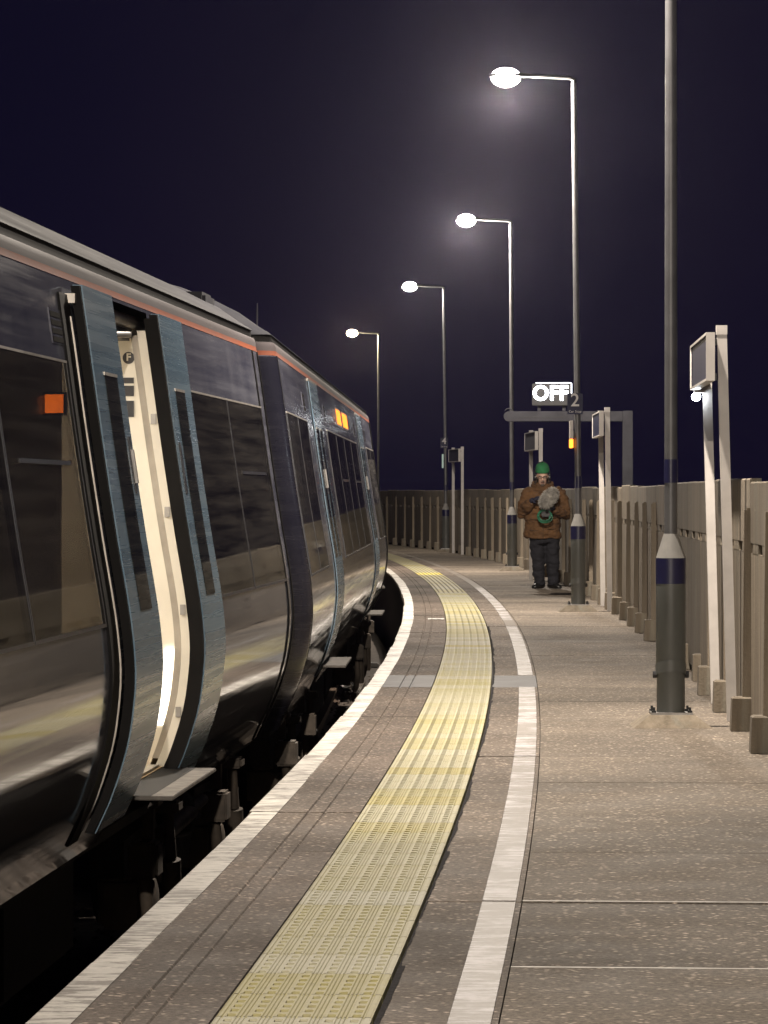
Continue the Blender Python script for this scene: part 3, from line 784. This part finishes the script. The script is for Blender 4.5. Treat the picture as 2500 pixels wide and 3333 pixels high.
        for d0, d1 in doors:
            for yy in (d0-.30, d1+.42):
                for ua, ub in ((-.98, -.30), (-2.42, -1.72)):
                    q = MB(); q.box((ua, yy-.015, .11), (ub, yy+.015, 1.62), bev=.01); pt_ = q.build('partition', M['cream'], t)
                q = MB(); q.tube([(-1.02, yy, .11), (-1.02, yy, 2.05)], .018, 10); q.build('pole', M['cream'], t, 60)
        l = bpy.data.lights.new('saloon_lamp', 'AREA'); l.shape = 'RECTANGLE'; l.size = .3; l.size_y = L_-2; l.energy = 70; l.color = (1, .92, .80)
        lo = bpy.data.objects.new('saloon_lamp', l); COL.objects.link(lo); lo.parent = t; lo.location = (-1.41, L_/2, 2.03)
    # underframe boxes
    for ya, yb, z0 in ((4.9, 6.5, -.62), (6.9, 9.3, -.70), (9.8, 12.2, -.66), (12.6, 14.3, -.6)):
        b = MB(); b.box((-.42, ya, z0), (-2.3, yb, -.101), bev=.03); b.build('equipment_case', M['under'], t)
    for yc in (2.95, L_-2.95): make_bogie(t, yc)
    return t
def make_bogie(t, yc):
    g_ = MB(); U = -.30
    # side frame, dropped in the middle
    pts = [(-1.75, -.36), (-.75, -.34), (-.45, -.52), (.45, -.52), (.75, -.34), (1.75, -.36)]
    vs = []
    for y, z in pts: vs += [(U-.12, yc+y, z), (U, yc+y, z), (U, yc+y, z+.16), (U-.12, yc+y, z+.16)]
    fs = []
    for i in range(len(pts)-1):
        for r_ in range(4): fs.append((i*4+r_, i*4+(r_+1) % 4, i*4+4+(r_+1) % 4, i*4+4+r_))
    fs += [(0, 1, 2, 3), tuple((len(pts)-1)*4+r_ for r_ in (3, 2, 1, 0))]
    g_.add(vs, fs); bo = g_.build('bogie', M['bogiedark'], t)
    for dy in (-1.3, 1.3):
        for uu in (-.80, -2.235):
            w = MB(); w.tube([(uu-.065, yc+dy, -.505), (uu-.055, yc+dy, -.505), (uu+.06, yc+dy, -.505), (uu+.065, yc+dy, -.505)], [.30, .42, .42, .36], 28); w.build('wheel', M['bogiedark'], bo, 40)
        q = MB(); q.box((U-.16, yc+dy-.17, -.62), (U+.05, yc+dy+.17, -.38), bev=.03); q.build('axle_box', M['bogie'], bo, 40)
        q = MB(); q.tube([(U+.049, yc+dy, -.505), (U+.075, yc+dy, -.505), (U+.085, yc+dy, -.505)], [.10, .10, .07], 16); q.build('axle_cap', M['bogie'], bo, 40)
        for ds in (-.30, .30):
            q = MB(); q.lathe([(.07, -.38), (.075, -.36), (.06, -.33), (.075, -.30), (.06, -.27), (.075, -.24), (.07, -.22)], (U-.06, yc+dy+ds, 0), 14); q.build('primary_spring', M['bogie'], bo, 40)
        # upright hanger with damper
        q = MB(); q.box((U+.02, yc+dy-.04, -.42), (U+.07, yc+dy+.06, -.04), bev=.012); q.box((U-.03, yc+dy-.09, -.09), (U+.10, yc+dy+.10, -.045), bev=.01); q.build('hanger', M['bogie'], bo, 40)
        q = MB(); q.tube([(U+.10, yc+dy+.42, -.62), (U+.10, yc+dy+.36, -.36)], .045, 12); q.tube([(U+.10, yc+dy+.36, -.355), (U+.09, yc+dy+.32, -.12)], .026, 12); q.build('damper', M['bogie'], bo, 40)
        q = MB(); q.box((U+.03, yc+dy+.24, -.14), (U+.15, yc+dy+.40, -.085), bev=.012); q.build('damper_bracket', M['bogie'], bo, 40)
        # brake / shoe gear: block with two bolt holes and a pipe
        q = MB(); q.box((U+.04, yc+dy-.62, -.34), (U+.17, yc+dy-.44, -.19), bev=.012); q.build('junction_block', M['bogie'], bo, 40)
        for hh in (-.58, -.50):
            z = MB(); z.box((U+.085, yc+dy+hh, -.1895), (U+.125, yc+dy+hh+.045, -.188)); z.build('bolt_hole', M['blackhole'], bo)
        q = MB(); q.tube([(U+.10, yc+dy-.53, -.345), (U+.11, yc+dy-.50, -.50), (U+.09, yc+dy-.40, -.62), (U+.07, yc+dy-.2, -.66)], .028, 10); q.build('hose', M['bogie'], bo, 60)
    q = MB(); q.lathe([(.24, -.34), (.27, -.31), (.28, -.24), (.27, -.17), (.24, -.14)], (U-.18, yc, 0), 22); q.build('air_spring', M['rubber'], bo, 50)
    q = MB(); q.tube([(U+.06, yc-.95, -.25), (U+.06, yc+.05, -.23)], .045, 12); q.tube([(U+.06, yc+.05, -.23), (U+.06, yc+.6, -.22)], .028, 12); q.build('yaw_damper', M['bogie'], bo, 60)
    q = MB(); q.box((U+.02, yc-1.15, -.80), (U+.10, yc+1.15, -.70), bev=.01); q.build('shoe_beam', M['bogie'], bo)
    q = MB(); q.box((U+.10, yc-.16, -.83), (U+.26, yc+.16, -.77), bev=.015); q.build('collector_shoe', M['bogiedark'], bo)
def build_doorway(t, d0, d1):
    v = empty('vestibule'); v.parent = t
    zf = .125
    b = MB(); b.box((-2.4, d0-.25, zf-.03), (pu(zf)-.02, d1+.45, zf)); b.build('vestibule_floor', M['floorint'], v)
    b = MB(); b.box((-2.4, d0-.25, 2.0), (-.26, d1+.45, 2.03)); b.build('vestibule_ceiling', M['cream'], v)
    # end panel seen through the doorway, with rounded door pillar
    b = MB(); b.box((-2.4, d0-.25, zf), (-.30, d0-.22, 2.0)); b.build('near_panel', M['cream'], v)
    b = MB(); b.box((-2.42, d0-.25, zf), (-2.4, d1+.45, 2.0)); b.build('far_panel', M['cream'], v)
    # curved jamb following the bodyside
    nz_ = 30
    def jamb(y0, y1, ua, ub, nm, m, z0=zf, z1=2.0):
        b = MB(); vs = []
        for i in range(nz_+1):
            z = z0+(z1-z0)*i/nz_; u = pu(z)
            vs += [(u+ua, y0, z), (u+ub, y0, z), (u+ub, y1, z), (u+ua, y1, z)]
        fs = [(i*4+r_, i*4+(r_+1) % 4, i*4+4+(r_+1) % 4, i*4+4+r_) for i in range(nz_) for r_ in range(4)]
        fs += [(0, 1, 2, 3), tuple(nz_*4+r_ for r_ in (3, 2, 1, 0))]
        b.add(vs, fs); return b.build(nm, m, v, 50)
    jamb(d1+.05, d1+.08, -1.95, -.081, 'end_panel', M['cream'])
    jamb(d1+.005, d1+.048, -.080, -.052, 'grab_pole', M['grey_int'], .16, 1.98)
    jamb(d1-.004, d1+.03, -.050, -.010, 'pillar_trim', M['cream'])
    jamb(d1-.030, d1-.006, -.010, .006, 'door_frame', M['rubber'], .03, 2.05)
    jamb(d1-.066, d1-.040, .004, .022, 'door_frame', M['rubber'], .03, 2.05)
    jamb(d0-.02, d0+.012, -.12, .018, 'door_frame', M['rubber'], .03, 2.05)
    jamb(d1+.036, d1+.049, -.128, -.088, 'painted_glare', M['glareglow'], .30, .63)  # painted glare of the ceiling light; glows but is no lamp
    for z in (1.62, 1.22, .80, .36):
        b = MB(); u = pu(z); b.box((u-.042, d1-.012, z-.022), (u-.020, d1-.0045, z+.022)); b.build('pillar_clip', M['steel'], v)
    # header: track rail and mechanism
    b = MB(); b.tube([(-.27, d0-.7, 2.035), (-.27, d1+.7, 2.035)], .03, 10); b.build('door_rail', M['steel'], v, 60)
    b = MB(); b.box((-.40, d0+.02, 1.955), (-.26, d1-.02, 2.03), bev=.01); b.build('door_mechanism', M['darkmetal'], v)
    b = MB(); b.tube([(-.25, d0+.3, 1.985), (-.24, (d0+d1)/2, 1.95), (-.25, d1-.2, 1.975)], .014, 8); b.build('door_arm', M['steel'], v, 60)
    b = MB(); b.box((-.24, d0-.79, 2.0), (-.16, d0-.75, 2.035)); b.build('hanger_bracket', M['alu'], v)
    side_panel(d0-.98, d0-.76, .02, 2.03, .008, .012, 'door_guide', M['rubber'], v)
    side_panel(d0-.80, d0-.785, .06, 1.95, .014, .012, 'guide_trim', M['alu'], v)
    # step
    b = MB(); b.box((-.16, d0+.01, .104), (.100, d1+.0, .12), bev=.003); sp = b.build('step_plate', M['tread'], v)
    b = MB(); b.box((-.14, d0+.02, .1202), (.012, d1-.01, .1212)); b.build('step_rubber', M['rubber'], v)
    b = MB(); b.box((-.19, d0+.01, .121), (-.145, d1-.01, .135)); b.build('threshold', M['alu'], v)
    # letter sign and stickers on the end panel
    X = Matrix.Rotation(R(90), 4, 'X')
    b = MB(); b.tube([(-.285, d1+.0495, 1.885), (-.285, d1+.0455, 1.885)], .026, 28); b.build('sign_disc', M['frame'], v, 40)
    text_mesh('F', .044, .0006, 'sign_letter', M['cream'], v, Matrix.Translation((-.285, d1+.0445, 1.887)) @ X, .0015)
    for z0, z1 in ((1.775, 1.80), (1.72, 1.765), (1.63, 1.70)):
        b = MB(); b.box((-.31, d1+.0455, z0), (-.262, d1+.0495, z1)); b.build('sticker', M['frame'], v)
    # ceiling light, lit
    b = MB(); b.box((-1.55, d0+.05, 1.985), (-1.25, d1+.15, 1.998)); b.build('ceiling_light', M['ceilglow'], v)
    l = bpy.data.lights.new('vestibule_light', 'AREA'); l.shape = 'RECTANGLE'; l.size = .35; l.size_y = 1.2; l.energy = 45; l.color = (1, .93, .82)
    lo = bpy.data.objects.new('vestibule_light', l); COL.objects.link(lo); lo.parent = v; lo.location = (-1.3, (d0+d1)/2, 1.97)
CAR_L = 19.6
S1_, S2_ = .069, .0235
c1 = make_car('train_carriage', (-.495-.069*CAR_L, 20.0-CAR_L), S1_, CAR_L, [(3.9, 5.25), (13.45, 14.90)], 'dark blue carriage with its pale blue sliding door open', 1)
c2 = make_car('train_carriage', (-.418, 20.28), S2_, CAR_L, [(4.0, 5.3), (14.3, 15.6)], 'dark blue carriage with closed doors and a lit orange destination display', None)
# third carriage, just visible beyond
c3 = make_car('train_carriage', (.035, 40.5), -.02, CAR_L, [(4.0, 5.3), (14.3, 15.6)], 'far carriage of the train hidden round the bend', None, False)
# orange body-side lamp on the second carriage
for ya, yb in ((8.75, 9.6), (10.15, 11.25)):
    lf = side_panel(ya-.05, yb+.05, 1.855, 2.005, .006, .014, 'display_housing', M['frame'], c2)
    side_panel(ya, yb, 1.87, 1.99, .010, .012, 'display_panel', M['orangebright'], lf)
b = MB(); b.box((-.345, 13.05, 1.595), (-.255, 13.09, 1.685)); ld = b.build('led_display', M['frame'], c1)
b = MB(); b.box((-.335, 13.0485, 1.605), (-.265, 13.0495, 1.675)); b.build('led_text', M['ledorange'], ld)
# gangway bellows between carriages
for o_, y in ((c1, CAR_L+.002),):
    b = MB()
    for q in range(6):
        ya = y+.02+q*.10; e = .02*(q % 2)
        b.box((-1.95-e, ya*1.0-q*.055, .1-e), (-.70+e, ya-q*.055+.044, 2.1+e), bev=.008)
    b.build('gangway_bellows', M['bellows'], o_)
# roof details
def roof_bits(c, ys_, rods):
    for y, l_, h in ys_:
        b = MB(); b.box((-.56, y, 2.30), (-.42, y+l_, 2.395+h), bev=.02); b.build('roof_pod', M['roofgrey'], c)
    for y, u, z, h in rods:
        b = MB(); b.tube([(u, y, z), (u+.004, y, z+h)], [.008, .004], 6); b.build('aerial', M['darkmetal'], c)
roof_bits(c1, [(18.85, .45, 0)], [(12.1, -.7, 2.52, .10), (13.0, -.7, 2.52, .09), (11.6, -.7, 2.52, .09)])
roof_bits(c2, [], [(4.9, -.6, 2.43, .22)])

# ------------------------------------------------------------------ person and what they hold
def remeshed(mb, name, m, parent, vox=.012, smooth_it=6):
    o = mb.build(name, m, parent)
    md = o.modifiers.new('r', 'REMESH'); md.mode = 'VOXEL'; md.voxel_size = vox; md.use_smooth_shade = True
    ms = o.modifiers.new('s', 'SMOOTH'); ms.factor = .5; ms.iterations = smooth_it
    dg = bpy.context.evaluated_depsgraph_get(); dg.update()
    me = bpy.data.meshes.new_from_object(o.evaluated_get(dg)); o.modifiers.clear()
    me.materials.clear(); me.materials.append(m); o.data = me
    for p in me.polygons: p.use_smooth = True
    return o
def crumple(o, amp, sc):
    from mathutils import noise as mn
    for v in o.data.vertices:
        p = v.co; d = mn.noise(Vector((p.x*sc, p.y*sc, p.z*sc*1.8)))*amp + mn.noise(Vector((p.x*sc*2.6+5, p.y*sc*2.6, p.z*sc*4.5)))*amp*.55
        v.co = p + v.normal*d
def loft(b, rings, n=20):
    vs = []; fs = []
    for (cx, cy, z, rx, ry) in rings:
        for k in range(n):
            a = 2*math.pi*k/n; vs.append((cx+rx*math.cos(a), cy+ry*math.sin(a), z))
    for i in range(len(rings)-1):
        for k in range(n): fs.append((i*n+k, i*n+(k+1) % n, (i+1)*n+(k+1) % n, (i+1)*n+k))
    fs += [tuple(range(n-1, -1, -1)), tuple((len(rings)-1)*n+k for k in range(n))]
    b.add(vs, fs)
M['coat'] = plain('brown_canvas_coat', (.095, .046, .017), .92, var=.25, scale=9, bmp=.5, bscale=30)
M['coatdark'] = plain('coat_seams', (.06, .032, .014), .9)
M['fur'] = plain('grey_windshield_fur', (.36, .34, .31), .9, var=.3, scale=12)
M['hoodfur'] = plain('brown_hood_fur', (.15, .085, .045), .9, var=.4, scale=20)
M['trousers'] = plain('dark_navy_trousers', (.010, .010, .0145), .9, var=.3, scale=6, bmp=.4, bscale=25)
M['shoe'] = plain('black_shoe', (.010, .010, .010), .4)
M['skin'] = plain('skin', (.56, .36, .27), .55, var=.1)
M['beard'] = plain('grey_brown_beard', (.13, .10, .08), .9)
M['lips'] = plain('lips', (.26, .11, .09), .6)
M['hat'] = plain('green_knitted_hat', (.018, .145, .050), .9, var=.2, scale=14, bmp=.6, bscale=60)
M['black'] = plain('black_plastic', (.012, .012, .013), .4)
M['glove'] = plain('dark_blue_glove', (.014, .014, .03), .8)
M['cable'] = plain('green_cable', (.03, .16, .09), .5)
M['hair'] = plain('dark_brown_hair', (.03, .018, .012), .7)
M['eyewhite'] = plain('eye_white', (.5, .48, .46), .4)
per = empty('person', (2.175, 48.3, 0)); tag(per, 'person in brown coat and green knitted hat looking down at a furry microphone', 'person')
bd = MB()
# head, neck, torso core, arms to the wrists, legs: one continuous body
hc = Vector((-.022, -.035, 1.525))
bd.ellipsoid(hc + Vector((0, .012, .03)), (.077, .095, .098))
bd.ellipsoid(hc + Vector((0, -.028, -.052)), (.058, .066, .078))
bd.ellipsoid(hc + Vector((0, -.060, -.100)), (.030, .030, .028))
bd.ellipsoid(hc + Vector((0, -.102, -.030)), (.013, .020, .026))
bd.ellipsoid(hc + Vector((0, -.112, -.044)), (.017, .014, .012))
bd.ellipsoid(hc + Vector((-.036, -.078, -.035)), (.02, .018, .02)); bd.ellipsoid(hc + Vector((.036, -.078, -.035)), (.02, .018, .02))
bd.ellipsoid(hc + Vector((0, -.085, .012)), (.055, .016, .012))
for sx in (-1, 1): bd.ellipsoid(hc + Vector((sx*.08, .012, -.01)), (.012, .02, .032))
bd.tube([(-.02, -.02, 1.46), (-.01, .0, 1.34)], [.055, .065], 14)
loft(bd, [(0, 0, .80, .15, .11), (0, 0, 1.0, .15, .11), (0, 0, 1.25, .17, .11), (0, 0, 1.36, .12, .09)])
for sx, wr in ((-1, (-.165, -.225, 1.205)), (1, (.105, -.215, 1.10))):
    el = (sx*.285, -.015, 1.03 if sx < 0 else 1.0)
    bd.tube([(sx*.17, 0, 1.33), (sx*.235, -.005, 1.2), el, wr], [.055, .05, .045, .03], 12)
    bd.tube([(.005+sx*.085, 0, .84), (.02+sx*.09, -.01, .47), (.03+sx*.095, .0, .10)], [.085, .06, .042], 12)
remeshed(bd, 'body', M['skin'], per, .010, 4)
# face details
for sx in (-1, 1):
    b = MB(); b.ellipsoid(hc + Vector((sx*.030, -.083, -.005)), (.013, .008, .007), seg=10, rin=6); e_ = b.build('eye', M['eyewhite'], per, 60)
    b = MB(); b.ellipsoid(hc + Vector((sx*.030, -.0905, -.007)), (.005, .003, .005), seg=8, rin=6); b.build('iris', M['black'], e_, 60)
b = MB(); b.ellipsoid(hc + Vector((0, -.097, -.082)), (.022, .008, .006), seg=10, rin=6); b.build('mouth', M['lips'], per, 60)
b = MB(); b.ellipsoid(hc + Vector((0, -.096, -.068)), (.030, .012, .009), seg=12, rin=6); b.ellipsoid(hc + Vector((0, -.083, -.112)), (.030, .020, .018), seg=12, rin=6); b.build('beard', M['beard'], per, 60)
gl = MB()
for sx in (-1, 1):
    pts = [hc + Vector((sx*.032+.024*math.cos(a), -.112, -.006+.018*math.sin(a))) for a in frange(0, 2*math.pi, 16)]
    gl.tube(pts, .0026, 6, caps=False)
    gl.tube([hc + Vector((sx*.056, -.110, -.002)), hc + Vector((sx*.082, .0, .0))], .0025, 6)
gl.tube([hc + Vector((-.008, -.114, -.004)), hc + Vector((.008, -.114, -.004))], .0025, 6)
gl.build('glasses', M['black'], per, 60)
b = MB()
for sx in (-1, 1):
    for q in range(5): b.ellipsoid(hc + Vector((sx*(.075+.006*q), .01+.012*(q % 2), -.02-.022*q)), (.022, .032, .026), seg=10, rin=7)
b.ellipsoid(hc + Vector((0, .06, -.03)), (.08, .05, .09)); b.build('hair', M['hair'], per, 60)
# hat with folded brim
ht = MB()
prof = [(.096, .066), (.102, .074), (.104, .094), (.101, .098), (.100, .118), (.094, .148), (.080, .174), (.055, .192), (.024, .202), (.004, .204)]
n = 24; vs = []
for r_, z in prof:
    for k in range(n):
        a = 2*math.pi*k/n; vs.append(hc + Vector((r_*.95*math.cos(a), .008+r_*1.14*math.sin(a)+.010, z-.018*(-math.sin(a)) - .004)))
ht.add(vs, [(i*n+k, i*n+(k+1) % n, (i+1)*n+(k+1) % n, (i+1)*n+k) for i in range(len(prof)-1) for k in range(n)])
ht.build('hat', M['hat'], per, 60)
hp = MB(); hp.tube([hc + Vector((.103*math.cos(a), .012, .0+.196*max(0, math.sin(a))**.8+.012)) for a in frange(0, math.pi, 18)], .008, 8)
hpo = hp.build('headphones', M['black'], per, 60)
for sx in (-1, 1):
    b = MB(); b.tube([hc + Vector((sx*.085, .008, -.008)), hc + Vector((sx*.105, .008, -.008)), hc + Vector((sx*.115, .008, -.008))], [.044, .044, .034], 16); b.build('ear_cup', M['black'], hpo, 40)
# coat
ct = MB()
loft(ct, [(-.02, 0, .69, .248, .172), (-.02, 0, .74, .252, .176), (-.02, 0, .90, .245, .170), (-.015, -.005, 1.05, .240, .162), (-.01, 0, 1.20, .240, .152), (0, 0, 1.30, .235, .140), (-.005, 0, 1.36, .190, .120), (-.012, .0, 1.405, .115, .105), (-.015, .0, 1.44, .095, .095)], 28)
for sx, wr in ((-1, (-.185, -.205, 1.19)), (1, (.125, -.195, 1.09))):
    el = Vector((sx*.288, -.02, 1.03 if sx < 0 else 1.0))
    ct.tube([(sx*.15, 0, 1.335), (sx*.215, -.005, 1.29), (sx*.262, -.01, 1.16), el, el.lerp(Vector(wr), .55), wr], [.085, .096, .088, .082, .078, .062], 16)
co = remeshed(ct, 'coat', M['coat'], per, .011, 2); crumple(co, .026, 7.0)
b = MB()
b.tube([(-.018, -.178, .70), (-.018, -.177, .9), (-.014, -.168, 1.05), (-.01, -.157, 1.2), (-.01, -.13, 1.33)], .006, 6); b.build('zip', M['coatdark'], co, 60)
for sx, z in ((-1, .80), (1, .82), (-1, .95), (1, .97)):
    b = MB(); x0 = -.02+sx*.055; x1 = -.02+sx*.175
    def front(x, rx=.25, ry=.176): return -ry*math.sqrt(max(0, 1-((x+.02)/rx)**2))-.003
    b.tube([(x0, front(x0), z), ((x0+x1)/2, front((x0+x1)/2)-.002, z-.006), (x1, front(x1), z+.004)], .006, 6); b.build('pocket_edge', M['coatdark'], co, 60)
hb = MB(); hb.tube([(-.018+.125*math.cos(a), .02+.115*math.sin(a), 1.405+.03*math.sin(a)) for a in frange(-.9, math.pi+.9, 18)], .036, 10); hb.build('hood', M['coat'], co, 60)
hf = MB()
for q in range(420):
    a = random.uniform(-.8, math.pi+.8); p = Vector((-.018+.118*math.cos(a), .02+.108*math.sin(a), 1.435+.03*math.sin(a)))
    d_ = Vector((math.cos(a)+random.uniform(-.6, .6), math.sin(a)+random.uniform(-.6, .6), random.uniform(.1, 1.0))).normalized()
    hf.tube([p, p+d_*random.uniform(.02, .04)], [.004, .0008], 4, caps=False)
hf.build('hood_fur', M['hoodfur'], co)
# trousers
tr = MB()
loft(tr, [(0, 0, .84, .195, .135), (0, 0, .70, .205, .14), (0, 0, .62, .20, .135)], 24)
for sx in (-1, 1):
    tr.tube([(sx*.098, 0, .74), (.008+sx*.102, -.004, .58), (.020+sx*.100, -.006, .40), (.028+sx*.095, 0, .22), (.034+sx*.092, 0, .09), (.034+sx*.092, .0, .045)], [.108, .106, .090, .080, .077, .080], 18)
crumple(remeshed(tr, 'trousers', M['trousers'], per, .012, 2), .020, 7.0)
for sx in (-1, 1):
    b = MB(); fx = .034+sx*.092; ang = sx*.55
    vs = []; nn = 14
    for (yy, w, h_, zc) in ((.10, .030, .03, .045), (.075, .042, .045, .052), (.0, .045, .05, .055), (-.08, .047, .042, .047), (-.14, .044, .030, .036), (-.175, .026, .018, .026)):
        for k in range(nn):
            a = 2*math.pi*k/nn; lx = w*math.cos(a); z = max(.003, zc+h_*math.sin(a))
            X_ = fx+lx*math.cos(ang)-yy*math.sin(ang); Y_ = yy*math.cos(ang)+lx*math.sin(ang)
            vs.append((X_, Y_, z))
    b.add(vs, [(i*nn+k, i*nn+(k+1) % nn, (i+1)*nn+(k+1) % nn, (i+1)*nn+k) for i in range(5) for k in range(nn)] + [tuple(range(nn)), tuple(5*nn+k for k in range(nn))])
    b.build('shoe', M['shoe'], per, 60)
# gloved hands: palm and five curled fingers
def hand(w, d, nrm, thumb_dir, name):
    """w wrist, d pointing along the palm, nrm out of the back of the hand"""
    w = Vector(w); d = Vector(d).normalized(); nrm = Vector(nrm).normalized(); sd = d.cross(nrm).normalized()*thumb_dir
    b = MB()
    Mx = Matrix((sd, d, nrm)).transposed()
    b.tube([w-d*.03, w+d*.02], [.034, .036], 12)
    b.ellipsoid(w+d*.055, (.043, .052, .022), Mx, 14, 10)
    for k, (o_, l_) in enumerate(((.030, .070), (.011, .080), (-.009, .075), (-.028, .058))):
        p0 = w+d*.085+sd*o_; p1 = p0+d*l_*.45-nrm*.006; p2 = p1+d*l_*.22-nrm*l_*.32; p3 = p2-d*l_*.10-nrm*l_*.32
        b.tube([w+d*.06+sd*o_*.9, p0, p1, p2, p3], [.0105, .0105, .010, .0095, .008], 8)
    t0 = w+d*.025+sd*.034; t1 = t0+sd*.026+d*.026-nrm*.01; t2 = t1+d*.030-nrm*.022-sd*.006
    b.tube([w+d*.02+sd*.012, t0, t1, t2], [.015, .013, .0115, .009], 8)
    return remeshed(b, name, M['glove'], per, .005, 1)
hand((-.165, -.225, 1.205), (.62, -.55, .30), (-.35, -.55, .75), 1, 'gloved_hand')
hand((.105, -.215, 1.10), (-.45, -.70, .42), (.75, -.25, -.60), -1, 'gloved_hand')
# microphone in furry windshield, held in front of the chest
mic = empty('furry_microphone', (2.175, 48.3, 0)); tag(mic, 'grey furry windshield microphone held in front of the chest', 'microphone')
mc = Vector((.06, -.345, 1.245)); ax = Vector((.60, .38, .70)).normalized()
q0 = ax.to_track_quat('Z', 'Y').to_matrix()
b = MB(); b.ellipsoid(mc, (.080, .080, .150), q0, 20, 14); fo = b.build('windshield', M['fur'], mic, 60)
b = MB()
for k in range(2600):
    a = random.uniform(0, 2*math.pi); c_ = random.uniform(-1, 1); s_ = math.sqrt(1-c_*c_)
    l0 = Vector((s_*math.cos(a)*.080, s_*math.sin(a)*.080, c_*.150)); nn_ = Vector((l0.x/.080**2, l0.y/.080**2, l0.z/.150**2)).normalized()
    dd = (nn_+Vector((random.uniform(-.7, .7), random.uniform(-.7, .7), random.uniform(-.7, .7)))).normalized()
    dd.z -= .3
    p = mc+q0 @ l0; b.tube([p, p+q0 @ dd*random.uniform(.018, .05)], [.004, .0008], 3, caps=False)
b.build('fur', M['fur'], fo)
b = MB(); b.tube([mc+Vector((-.015, .01, -.08)), (.035, -.30, 1.16), (.03, -.285, 1.03)], [.02, .019, .019], 12); b.build('handle', M['black'], mic, 60)
b = MB(); b.box((-.045, -.29, .985), (.075, -.215, 1.13), bev=.012); b.build('recorder_pouch', M['black'], mic)
cb = empty('cable_coil', (2.175, 48.3, 0)); tag(cb, 'coil of green cable hanging below the microphone', 'cable')
b = MB()
for k in range(7):
    cx_ = -.005+.012*random.uniform(-1, 1); r1 = .085+random.uniform(-.012, .016); r2 = .075+random.uniform(-.010, .020); ph = random.uniform(-.25, .25)
    b.tube([(cx_+r1*math.cos(a)*math.cos(ph), -.30+.008*k*.6+.01*math.sin(2*a), 1.005+r2*math.sin(a)-.02*k*.2+.02*math.sin(ph)*math.cos(a)) for a in frange(0, 2*math.pi, 26)], .0055, 6, caps=False)
b.build('coil', M['cable'], cb, 60)

# ------------------------------------------------------------------ thin haze added to give the lamps a glow
hz = MB(); hz.box((-1500, -1500, -2.4), (1500, 1500, 7.0))
m, N, L, P = newmat('lamp_glow_haze'); N.remove(P)
pv = N.new('ShaderNodeVolumePrincipled'); pv.inputs['Color'].default_value = (.80, .76, 1.0, 1); pv.inputs['Density'].default_value = .00007; pv.inputs['Anisotropy'].default_value = .95
L.new(pv.outputs['Volume'], N['Material Output'].inputs['Volume'])
hz = hz.build('added_glow_haze', m); tag(hz, kind='stuff')
